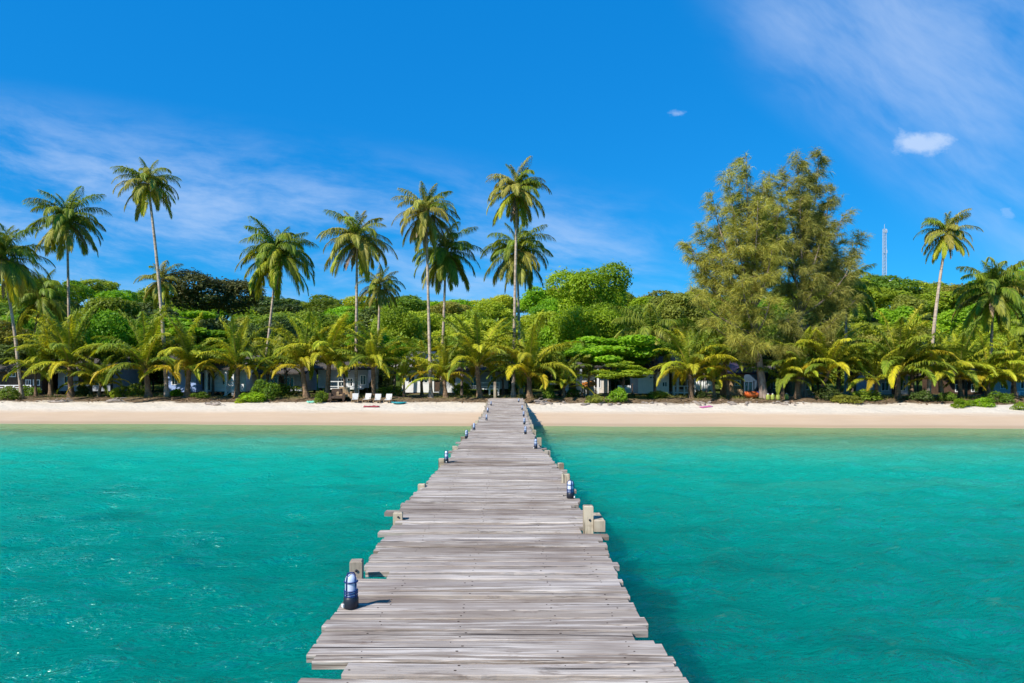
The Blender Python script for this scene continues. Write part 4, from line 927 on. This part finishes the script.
hut(638, 669, 49, 393.5, 369, 356, 'white', 'rust_roof', 'white plank hut with a dark window band and maroon roof under the almond tree', windows=[(662, 667.5, 387, 381.5), (649, 656, 379, 376)], deep=3.2, name='beach_hut')
hut(671, 697, 50, 392, 368, 354, 'tan_wood', 'rust_roof', 'porch hut with white railing and posts between the maroon roof and white sheets', doors=[(680, 685, 392, 376)], windows=[(674, 678, 387, 379), (687, 692, 389, 380)], rail=(669, 691, 391.5, 385.5, 1.3), posts=[(671.5, 'white'), (675.5, 'white'), (692, 'white')], deep=3.2, name='beach_hut')
hut(731, 744, 48, 396, 372, 362, 'tan_wood', 'purple_roof', 'narrow tan plank hut with purple roof behind the orange kayak', windows=[(734.5, 740.5, 386, 380)], deep=2.6, name='beach_hut')
hut(757, 784, 51, 394, 372, 364, 'dark_blue', 'shaded_thatch', 'dark blue hut in deep shade behind the yellow green buoys', windows=[(770, 777, 389, 380)], doors=[(761, 765.5, 394, 379)], deep=3.2, name='beach_hut')
hut(792, 812, 50, 396, 374, 366, 'tan_wood', 'shaded_thatch', 'tan wooden hut in shade beside the sharply leaning young palm', doors=[(796, 800.5, 396, 380)], windows=[(803, 809, 390, 382)], deep=3.0, name='beach_hut')
hut(878, 908, 51, 396, 374, 364, 'grey_shade_wall', 'shaded_thatch', 'pale shaded hut behind the large upright fronded young palm', windows=[(881, 889, 391, 382), (900, 906, 391, 382)], doors=[(891.5, 896.5, 396, 380)], deep=3.2, name='beach_hut')
hut(948, 982, 51, 396, 374, 364, 'dark_wood', 'shaded_thatch', 'dim brown hut behind the round green bushes', windows=[(955, 962, 392, 384), (971, 978, 392, 384)], doors=[(964.5, 969, 396, 381)], deep=3.2, name='beach_hut')
hut(994, 1034, 50, 395, 374, 364, 'grey_shade_wall', 'shaded_thatch', 'grey blue hut with white railing at the far end of the beach', windows=[(1000, 1007, 389, 380), (1020, 1028, 389, 380)], rail=(1001, 1026, 396.5, 391, 1.0), deep=3.2, name='beach_hut')

# ------------------------------------------------------------------ mast on the hill
def mast():
    y = 262.0; b = at(884.5, 279, y); tp_ = at(884.5, 229, y); z0 = gz(b.x, y); H = tp_.z - z0
    root = tag(empty('radio_mast', (b.x, y, z0)), 'slim pale lattice radio mast on top of the hill', 'mast')
    mb = MB(); n = 26; r0_, r1_ = 0.60, 0.42
    c = [(1, 1), (-1, 1), (-1, -1), (1, -1)]
    for j in range(4): mb.tube([(c[j][0] * r0_, c[j][1] * r0_, -.5), (c[j][0] * r1_, c[j][1] * r1_, H)], .10, 5)
    for k in range(n):
        za, zb = H * k / n, H * (k + 1) / n; ra, rb = r0_ + (r1_ - r0_) * k / n, r0_ + (r1_ - r0_) * (k + 1) / n
        for j in range(4):
            p_, q_ = c[j], c[(j + 1) % 4]; mb.tube([(p_[0] * ra, p_[1] * ra, za), (q_[0] * rb, q_[1] * rb, zb)], .05, 4, cap=False)
            mb.tube([(p_[0] * rb, p_[1] * rb, zb), (q_[0] * rb, q_[1] * rb, zb)], .045, 4, cap=False)
    mb.build('lattice', M['steel'], root)
    for (dz, sx) in ((-0.6, -1), (-0.6, 1), (-0.6, 0), (-8.5, 1), (-8.5, -1)):
        a = MB(); a.box(sx * 0.55 - .14, sx * .55 + .14, -.75, -.55, H + dz - 1.0, H + dz + .3, 0, 0, .05); a.build('antenna_panel', M['steel'], root)
    a = MB(); a.lathe([(.05, 0), (.75, .12), (.85, .3), (.8, .32), (.1, .2)], 16); dsh = a.build('dish', M['white'], root, (1.25, -.9, H * .38), (R(90), 0, 0))
    a = MB(); a.tube([(0, 0, H), (0, 0, H + 1.9)], .08, 6); a.build('spike', M['steel'], root)
mast()

# ------------------------------------------------------------------ things on the beach
def spot(px, py):
    """point of the ground seen at this pixel"""
    y = 36.0
    while y < 60:
        x = (px - 512) / F * y
        if EYE - (py - HY) / F * y <= gz(x, y): break
        y += 0.02
    return Vector((x, y, gz(x, y)))
def lounger():
    t_ = empty('beach_lounger', (0, 0, 0))
    f_ = MB()
    for sx in (-.30, .30):
        f_.tube([(sx, -.55, .0), (sx, -.42, .33), (sx, .45, .30), (sx, .60, .0)], .022, 6); f_.tube([(sx, .18, .30), (sx, .55, .86)], .022, 6); f_.tube([(sx, .05, .31), (sx, -.25, .52), (sx, .32, .52)], .018, 6)
    f_.tube([(-.3, -.42, .33), (.3, -.42, .33)], .02, 6); f_.tube([(-.3, .55, .86), (.3, .55, .86)], .02, 6); f_.build('frame', M['tan_wood'], t_)
    s_ = MB(); s_.add([(-.27, -.44, .36), (.27, -.44, .36), (.27, .2, .31), (-.27, .2, .31), (-.27, -.44, .31), (.27, -.44, .31), (.27, .2, .26), (-.27, .2, .26)], [(0, 1, 2, 3), (7, 6, 5, 4), (0, 4, 5, 1), (1, 5, 6, 2), (2, 6, 7, 3), (3, 7, 4, 0)])
    s_.build('seat', M['canvas'], t_)
    b_ = MB(); b_.add([(-.29, .18, .33), (.29, .18, .33), (.29, .53, .90), (-.29, .53, .90), (-.29, .23, .31), (.29, .23, .31), (.29, .58, .88), (-.29, .58, .88)], [(0, 1, 2, 3), (7, 6, 5, 4), (0, 4, 5, 1), (1, 5, 6, 2), (2, 6, 7, 3), (3, 7, 4, 0)])
    b_.build('backrest', M['canvas'], t_); return t_
lg = lounger()
for i, (px, py, lab) in enumerate([(355, 402.5, 'white beach lounger first of its row, beside the tall trunk'), (367, 402.5, 'white beach lounger second of its row, before the dark trunked young palm'),
                                   (377.5, 403, 'white beach lounger third of its row'), (388, 403, 'white beach lounger last of its row, nearest the teal mat')]):
    o = lg if i == 0 else copy_tree(lg); o.location = spot(px, py); o.scale = (0.64,) * 3; o.rotation_euler = (0, 0, R((8, -6, 3, -4)[i])); tag(o, lab, 'lounger', 'white loungers on the sand')
def armchair(px, py, mk, lab):
    p = spot(px, py); t_ = tag(empty('beach_armchair', p, R(12)), lab, 'chair')
    a = MB(); a.box(-.34, .34, -.34, .3, .22, .40, 0, 0, .03); a.build('seat', M[mk], t_)
    a = MB(); a.box(-.34, .34, .302, .46, .1, .86, 0, 0, .03); a.build('backrest', M[mk], t_)
    for sx in (-1, 1):
        a = MB(); a.box(sx * .42 - .075, sx * .42 + .075, -.34, .30, .12, .58, 0, 0, .03); a.build('armrest', M[mk], t_)
        for sy in (-.28, .25): a = MB(); a.box(sx * .4 - .04, sx * .4 + .04, sy - .04, sy + .04, -.03, .118); a.build('leg', M['dark_wood'], t_)
armchair(337, 402, 'dark_wood', 'dark wooden armchair beside the row of white loungers')
armchair(344.5, 400.5, 'tan_wood', 'tan armchair between the dark one and the white loungers')
def hull(px, py, ln, wd, ht, mk, lab, cat, name, rz=0.0, dz=0.0, seat=True):
    p = spot(px, py); t_ = tag(empty(name, p + Vector((0, 0, dz)), rz), lab, cat); mb = MB(); n = 14; vs = []; fs = []
    for i in range(n + 1):
        u_ = 2 * i / n - 1; s_ = max(0.03, (1 - abs(u_) ** 2.4)) ; wz = ht * 0.32 * abs(u_) ** 2
        for k in range(12):
            a = 2 * math.pi * k / 12; vs.append((u_ * ln / 2, math.cos(a) * wd / 2 * s_, ht / 2 + wz + math.sin(a) * ht / 2 * (0.35 + .65 * s_)))
    for i in range(n):
        for k in range(12): fs.append((i * 12 + k, i * 12 + (k + 1) % 12, (i + 1) * 12 + (k + 1) % 12, (i + 1) * 12 + k))
    mb.add(vs, fs, 0, True); mb.build('hull', M[mk], t_)
    if seat:
        for sx in (-.18, .18):
            a = MB(); a.lathe([(.02, 0), (.15, .0), (.17, .03), (.15, .05), (.04, .035)], 14); a.build('seat', M['black'], t_, (sx * ln, 0, ht - .01))
hull(751.5, 398.5, 1.25, .8, .46, 'orange', 'orange kayak lying end on beside the pale casuarina trunk', 'kayak', 'kayak', R(28), 0.0)
hull(758, 398, .7, .5, .42, 'blue', 'blue kayak tucked behind the orange one', 'kayak', 'kayak', R(70), 0.0, False)
hull(767, 398, .9, .45, .3, 'red', 'dull red kayak behind the pale casuarina trunk', 'kayak', 'kayak', R(20), 0.0, False)
hull(399, 404, 1.0, .5, .14, 'teal', 'teal float mat lying on the sand beside the loungers', 'float', 'float_mat', R(-8), 0.0, False)
def buoy():
    t_ = empty('float_buoy', (0, 0, 0)); mb = MB(); mb.lathe([(.05, 0), (.13, .02), (.145, .08), (.145, .32), (.12, .38), (.05, .41)], 16); mb.build('body', M['yellow_green'], t_)
    mb = MB(); mb.lathe([(.04, .405), (.055, .41), (.055, .46), (.03, .47)], 12); mb.build('cap', M['white'], t_); return t_
bu = buoy()
for i, (px, py, lab) in enumerate([(768, 400, 'yellow green buoy closest to the pale casuarina trunk'), (772.6, 400, 'yellow green buoy second from the pale casuarina trunk'), (778, 400, 'yellow green buoy third from the pale casuarina trunk'), (786.5, 399.5, 'yellow green buoy standing apart beside the thick based young palm')]):
    o = bu if i == 0 else copy_tree(bu); o.location = spot(px, py); o.scale = (0.85,) * 3; tag(o, lab, 'buoy', 'yellow green buoys')
def cloth(px, py, w_, l_, mk, lab, name='beach_towel', cat='towel', rz=0.2):
    p = spot(px, py); r = random.Random(int(px)); mb = MB(); nx, ny = 8, 6; vs = []; fs = []
    for side in (1, 0):
        for j in range(ny + 1):
            for i in range(nx + 1):
                x_, y_ = (i / nx - .5) * w_, (j / ny - .5) * l_; vs.append((x_, y_, gz(p.x + x_, p.y + y_) - p.z + 0.015 + 0.05 * abs(math.sin(i * 1.7 + j)) * r.random() + side * .02))
    n1 = (nx + 1) * (ny + 1)
    for j in range(ny):
        for i in range(nx):
            a = j * (nx + 1) + i; fs.append((a, a + 1, a + nx + 2, a + nx + 1)); fs.append((n1 + a, n1 + a + nx + 1, n1 + a + nx + 2, n1 + a + 1))
    edge = [i for i in range(nx + 1)] + [j * (nx + 1) + nx for j in range(1, ny + 1)] + [ny * (nx + 1) + i for i in range(nx - 1, -1, -1)] + [j * (nx + 1) for j in range(ny - 1, 0, -1)]
    for a, b in zip(edge, edge[1:] + edge[:1]): fs.append((b, a, n1 + a, n1 + b))
    mb.add(vs, fs, 0, True); tag(mb.build(name, M[mk], None, p, (0, 0, rz)), lab, cat)
cloth(706, 407.3, 0.7, 0.4, 'pink', 'pink towel spread on the sand before the white porch')
cloth(312, 402.5, 0.6, 0.5, 'mint', 'mint green cloth at the foot of the leaning young palm', rz=0.5)
cloth(371.5, 407, 0.95, 0.28, 'red', 'narrow dark red towel on the sand before the loungers', rz=0.0)
# driftwood and sun-bleached debris
def driftwood(px, py, ln, lab, rz, seed):
    p = spot(px, py); r = random.Random(seed); t_ = tag(empty('driftwood', p, rz), lab, 'driftwood')
    mb = MB(); pts = [(u_ * ln / 2, .08 * math.sin(u_ * 3 + seed), .09 + .05 * math.cos(u_ * 2 + seed)) for u_ in np.linspace(-1, 1, 9)]
    mb.tube(pts, [.05, .08, .1, .11, .1, .1, .08, .06, .03], 8); mb.build('log', M['stone'], t_)
    for k in range(3):
        s_ = pts[2 + 2 * k]; b = MB(); b.tube([s_, (s_[0] + .2, s_[1] + r.uniform(-.3, .3), s_[2] + .16), (s_[0] + .42, s_[1] + r.uniform(-.4, .4), s_[2] + .2)], [.05, .03, .012], 6); b.build('branch', M['stone'], t_)
driftwood(541, 403, 0.9, 'bleached driftwood log across the jetty from the tall post', R(10), 2)
driftwood(213, 405.2, 1.1, 'brown driftwood heap on the sand before the white doors', R(-4), 3)
driftwood(60, 402.5, 1.6, 'grey driftwood branch at the foot of the stout dark young palm', R(5), 4)
driftwood(115, 402.5, 1.3, 'grey driftwood branch lying past the fern clump', R(-7), 6)
# stones along the top of the sand
def stone_mesh(seed):
    r = random.Random(seed); mb = MB(); n, k_ = 10, 6; vs = []; fs = []
    for i in range(k_ + 1):
        la = -math.pi / 2 + math.pi * i / k_
        for j in range(n):
            lo = 2 * math.pi * j / n; q = 1 + r.uniform(-.18, .18) * math.cos(la); vs.append((math.cos(la) * math.cos(lo) * q, math.cos(la) * math.sin(lo) * q * .8, math.sin(la) * .62))
    for i in range(k_):
        for j in range(n): fs.append((i * n + j, i * n + (j + 1) % n, (i + 1) * n + (j + 1) % n, (i + 1) * n + j))
    mb.add(vs, fs, 0, False); return mb.mesh('stone', M['stone'])
stones = [stone_mesh(s_) for s_ in range(4)]; qr = random.Random(9)
for k in range(74):
    px = qr.uniform(536, 812); py = qr.uniform(402.4, 405.4); p = spot(px, py); s_ = qr.uniform(.05, .16)
    o = put('stone', stones[k % 4], None, p + Vector((0, 0, s_ * .25)), (0, 0, qr.random() * 6), (s_ * 1.4, s_, s_))
    tag(o, 'brown grey stone in the rubble line along the top of the sand', 'stone', 'stones along the top of the sand')
# round bushes and fern clumps at the beach edge
bush_q = [crown_quads(71, 12, 0.10, 2600, lobe=(0.3, 0.46), low=-0.1), crown_quads(72, 10, 0.09, 2600, lobe=(0.34, 0.5), low=-0.1)]
for i, (px, py, wp, hp, mk, lab) in enumerate([
        (961, 407, 20, 9, 'leaf_bright', 'round bright green bush at the foot of the young palm with grey stem'), (970, 406, 12, 7, 'leaf_bright', 'smaller bright green bush between the two round ones'), (984, 406.5, 20, 10, 'leaf_bright', 'round bright green bush nearest the full crowned palm'),
        (1019, 410, 12, 9, 'leaf_bright', 'bright green bush at the far end of the beach'), (252, 402, 28, 11, 'leaf_bright', 'bright low green bush beside the young palm before the white doors'), (266, 399, 26, 22, 'leaf_mid', 'leafy green bush behind the bright low one'), (240, 403, 12, 5, 'leaf_lime', 'low lime creeper bush at the foot of the white doors palm'),
        (201, 398, 16, 7, 'leaf_mid', 'small green bush between the blue shaded wall and the white doors'), (115, 398, 12, 11, 'leaf_lime', 'pale fern clump beside the small young palm'), (366, 394, 20, 18, 'leaf_dark', 'dark shrub beside the white deck railing'), (322, 402, 16, 12, 'leaf_mid', 'green bush between the two young palms of the deck bungalow'),
        (506, 394, 20, 26, 'leaf_dark', 'dark hedge bush beyond the tall jetty post'), (548, 398, 14, 16, 'leaf_mid', 'green bush behind the bleached driftwood'), (618, 402, 20, 16, 'leaf_bright', 'bright bush under the sea almond'), (595, 403, 18, 9, 'leaf_olive', 'olive scrub at the top of the sand before the orange awning'),
        (29, 396, 20, 12, 'leaf_mid', 'leafy shrub under the white veranda railing'), (84, 396, 18, 12, 'leaf_dark', 'dark shrub between the two young palms before the pale grey bungalow'), (132, 396, 24, 14, 'leaf_mid', 'green shrub beside the large young palm with yellowing skirt'),
        (176, 396, 16, 8, 'leaf_bright', 'small bright shrub at the corner of the blue shaded wall'), (285, 396, 30, 14, 'leaf_mid', 'wide green shrub before the greyish shaded bungalow'), (345, 396, 12, 8, 'leaf_bright', 'small bright shrub under the white deck'), (392, 396, 26, 12, 'leaf_mid', 'green shrub between the loungers and the slim young palm'),
        (462, 395, 22, 14, 'leaf_mid', 'green shrub between the two large young palms near the jetty'), (573, 397, 16, 10, 'leaf_mid', 'green shrub beside the cart with a canopy'), (658, 398, 22, 8, 'leaf_mid', 'low green shrub before the white plank hut'), (828, 399, 26, 14, 'leaf_dark', 'dark shrub in the shade behind the sharply leaning young palm'),
        (866, 400, 26, 12, 'leaf_mid', 'green shrub before the pale shaded hut'), (922, 401, 22, 12, 'leaf_dark', 'dark shrub between the upright fronded palm and the pale leaning trunk'), (948, 401, 16, 10, 'leaf_mid', 'green shrub at the corner of the dim brown hut'), (1000, 402, 22, 12, 'leaf_mid', 'green shrub before the grey blue hut railing'),
        (846, 402, 30, 8, 'leaf_olive', 'olive scrub under the leaning young palm'), (8, 399, 22, 14, 'leaf_mid', 'green bush before the white veranda'), (60, 392, 16, 16, 'leaf_dark', 'dark round bush beside the stout dark young palm'), (700, 398, 12, 8, 'leaf_dark', 'dark little bush under the white sheets')]):
    p = spot(px, min(py, 412)); y = p.y; Rx = wp / 2 / F * y / 0.95; Rz = hp / F * y / 1.05
    root = tag(empty('bush', p, i * 1.3), lab, 'bush'); put('foliage', cm(bush_q[i % 2], mk), root, (0, 0, Rz * 0.15), scale=(Rx, Rx, Rz * .9))
    mb = MB()
    for k in range(5): a = k * 1.25; mb.tube([(0, 0, -.05), (math.cos(a) * Rx * .3, math.sin(a) * Rx * .3, Rz * .35), (math.cos(a) * Rx * .55, math.sin(a) * Rx * .55, Rz * .6)], [.02, .014, .006], 5)
    mb.build('stems', M['bark'], root)
# white sheets drying, orange awning stall, parked cart and a lean-back deck chair
def sheets(px0, px1, y, py0, py1, lab, n=3):
    a, b = at(px0, py0, y), at(px1, py1, y); z0 = gz((a.x + b.x) / 2, y); t_ = tag(empty('washing_line', ((a.x + b.x) / 2, y, z0)), lab, 'washing line'); hw = (b.x - a.x) / 2; zt = a.z - z0; zb = b.z - z0
    for sx in (-1, 1): m_ = MB(); m_.tube([(sx * (hw + .1), 0, -.2), (sx * (hw + .1), 0, zt + .1)], .035, 8); m_.build('pole', M['dark_wood'], t_)
    m_ = MB(); m_.tube([(-hw - .1, 0, zt), (0, 0, zt - .05), (hw + .1, 0, zt)], .008, 5); m_.build('line', M['black'], t_)
    for k in range(n):
        x0, x1 = -hw + 2 * hw * k / n + .03, -hw + 2 * hw * (k + 1) / n - .03; m_ = MB(); vs = []; fs = []; q = 10
        for s_ in (0, .012):
            for j in range(q + 1):
                xx = x0 + (x1 - x0) * j / q; yy = .05 * math.sin(j * 1.5 + k) + s_; vs += [(xx, yy * .2, zt - .01), (xx + .02 * math.sin(j), yy * 1.6, zb + .08 * math.sin(j * .7 + k * 2))]
        o_ = 2 * (q + 1)
        for j in range(q): fs += [(2 * j, 2 * j + 1, 2 * j + 3, 2 * j + 2), (o_ + 2 * j, o_ + 2 * j + 2, o_ + 2 * j + 3, o_ + 2 * j + 1), (2 * j + 1, o_ + 2 * j + 1, o_ + 2 * j + 3, 2 * j + 3)]
        m_.add(vs, fs, 0, True); m_.build('sheet', M['white'], t_)
sheets(695, 713, 47.5, 380.5, 391, 'white sheets hanging on a line beside the wooden porch')
sheets(744.5, 752.5, 48, 382, 392, 'white sheets on a short line behind the orange kayak', 2)
sheets(617, 631, 48, 385, 393.5, 'white sheets drying under the sea almond', 2)
def awning(px0, px1, y, lab):
    a, b = at(px0, 385, y), at(px1, 385, y); z0 = gz(a.x, y); cx = (a.x + b.x) / 2; hw = (b.x - a.x) / 2; t_ = tag(empty('beach_stall', (cx, y, z0)), lab, 'stall'); H = a.z - z0 + .1
    m_ = MB(); m_.add([(-hw, -.9, H - .28), (hw, -.9, H - .05), (hw, .9, H + .25), (-hw, .9, H + .05), (-hw, -.9, H - .33), (hw, -.9, H - .10), (hw, .9, H + .2), (-hw, .9, H)], [(0, 1, 2, 3), (7, 6, 5, 4), (0, 4, 5, 1), (1, 5, 6, 2), (2, 6, 7, 3), (3, 7, 4, 0)]); m_.build('awning', M['amber'], t_)
    for sx in (-1, 1):
        for sy in (-.8, .8): m_ = MB(); m_.tube([(sx * hw * .92, sy, -.2), (sx * hw * .92, sy, H - .3 + (.22 if sx > 0 else .03) + (.28 if sy > 0 else 0))], .03, 8); m_.build('pole', M['dark_wood'], t_)
    m_ = MB(); m_.box(-hw * .8, hw * .75, -.3, .3, 0, .78, 0, 0, .02); m_.build('counter', M['cream'], t_)
awning(583, 595, 48, 'cream counter stall under an orange awning beside the white pillar')
def cart():
    p = spot(557, 397.5); t_ = tag(empty('cargo_cart', p + Vector((0, .8, 0)), R(5)), 'low cart with a grey white canopy and green end panel behind the small young palm', 'cart')
    m_ = MB(); m_.box(-.62, .62, -.4, .4, .30, .46, 0, 0, .02); m_.build('bed', M['dark_wood'], t_)
    m_ = MB(); m_.box(-.70, .66, -.46, .46, .86, .98, 0, 0, .04); m_.build('canopy', M['white'], t_)
    m_ = MB(); m_.box(-.66, -.60, -.4, .4, .462, .858); m_.build('end_panel', M['green_panel'], t_)
    for sx in (-.56, .56):
        for sy in (-.36, .36): m_ = MB(); m_.tube([(sx, sy, .462), (sx, sy, .858)], .02, 6); m_.build('pole', M['steel'], t_)
    for sx in (-.4, .4):
        for sy in (-.45, .45): m_ = MB(); m_.lathe([(.03, -.04), (.18, -.045), (.2, -.02), (.2, .02), (.18, .045), (.03, .04)], 16); m_.build('wheel', M['black'], t_, (sx, sy, .2), (R(90), 0, 0))
cart()
def tilt_chair(px, py, lab):
    p = spot(px, py); t_ = tag(empty('deck_chair', p + Vector((0, 1.5, 0)), R(-60)), lab, 'deck chair')
    f_ = MB()
    for sx in (-.28, .28): f_.tube([(sx, -.6, 0), (sx, .5, .75)], .022, 6); f_.tube([(sx, .55, 0), (sx, -.45, .42)], .022, 6)
    f_.build('frame', M['white'], t_); s_ = MB(); s_.add([(-.25, -.45, .40), (.25, -.45, .40), (.25, .0, .22), (-.25, .0, .22), (.25, .5, .74), (-.25, .5, .74), (-.25, -.45, .37), (.25, -.45, .37), (.25, 0, .19), (-.25, 0, .19), (.25, .52, .72), (-.25, .52, .72)],
        [(0, 1, 2, 3), (3, 2, 4, 5), (9, 8, 7, 6), (11, 10, 8, 9), (0, 6, 7, 1), (5, 4, 10, 11), (1, 7, 8, 2), (2, 8, 10, 4), (0, 3, 9, 6), (3, 5, 11, 9)]); s_.build('sling', M['white'], t_)
tilt_chair(224, 396.5, 'white sling deck chair before the white bungalow columns')

# ------------------------------------------------------------------ litter and grass
lr = np.random.RandomState(3); Q, tn = [], []
for k in range(5200):
    x = lr.uniform(-42, 42); s_ = 6.2 + lr.gamma(2.2, 0.7); y = float(shore(x)) + s_; z = gz(x, y) + 0.015
    if lr.rand() > 0.35 + 0.65 * (math.sin(x * 0.9) * math.sin(x * 0.37 + 1) > -0.2): continue
    a = lr.rand() * 6.28; l = lr.uniform(.04, .16); b = l * lr.uniform(.15, .5); A = np.array([math.cos(a), math.sin(a), lr.normal(0, .25)]) * l; B = np.array([-math.sin(a), math.cos(a), lr.normal(0, .3)]) * b; p = np.array([x, y, z + lr.rand() * .03])
    Q.append([p - A, p - B, p + A, p + B]); tn.append(lr.rand())
tag(put('leaf_litter', quad_mesh('leaf_litter', Q, M['litter'], tn)), 'dry brown leaf litter scattered along the top of the sand', 'litter', kind='stuff')
Q, tn = [], []
for k in range(16000):
    x = lr.uniform(-46, 46); s_ = 7.9 + lr.gamma(2.2, 1.3); y = float(shore(x)) + s_
    if math.sin(x * 0.7 + 0.5) * math.sin(x * 0.23) + 0.25 * math.sin(y * 2) < -0.15: continue
    z = gz(x, y); a = lr.rand() * 6.28; h = lr.uniform(.06, .20); wv = np.array([math.cos(a), math.sin(a), 0]) * .018; tpv = np.array([lr.normal(0, .06), lr.normal(0, .06), h]); p = np.array([x, y, z - .01])
    Q.append([p - wv, p + wv, p + tpv + wv * .2, p + tpv - wv * .2]); tn.append(lr.rand())
tag(put('grass', quad_mesh('grass', Q, M['grass'], tn)), 'sparse yellowish grass growing under the palms', 'grass', kind='stuff')
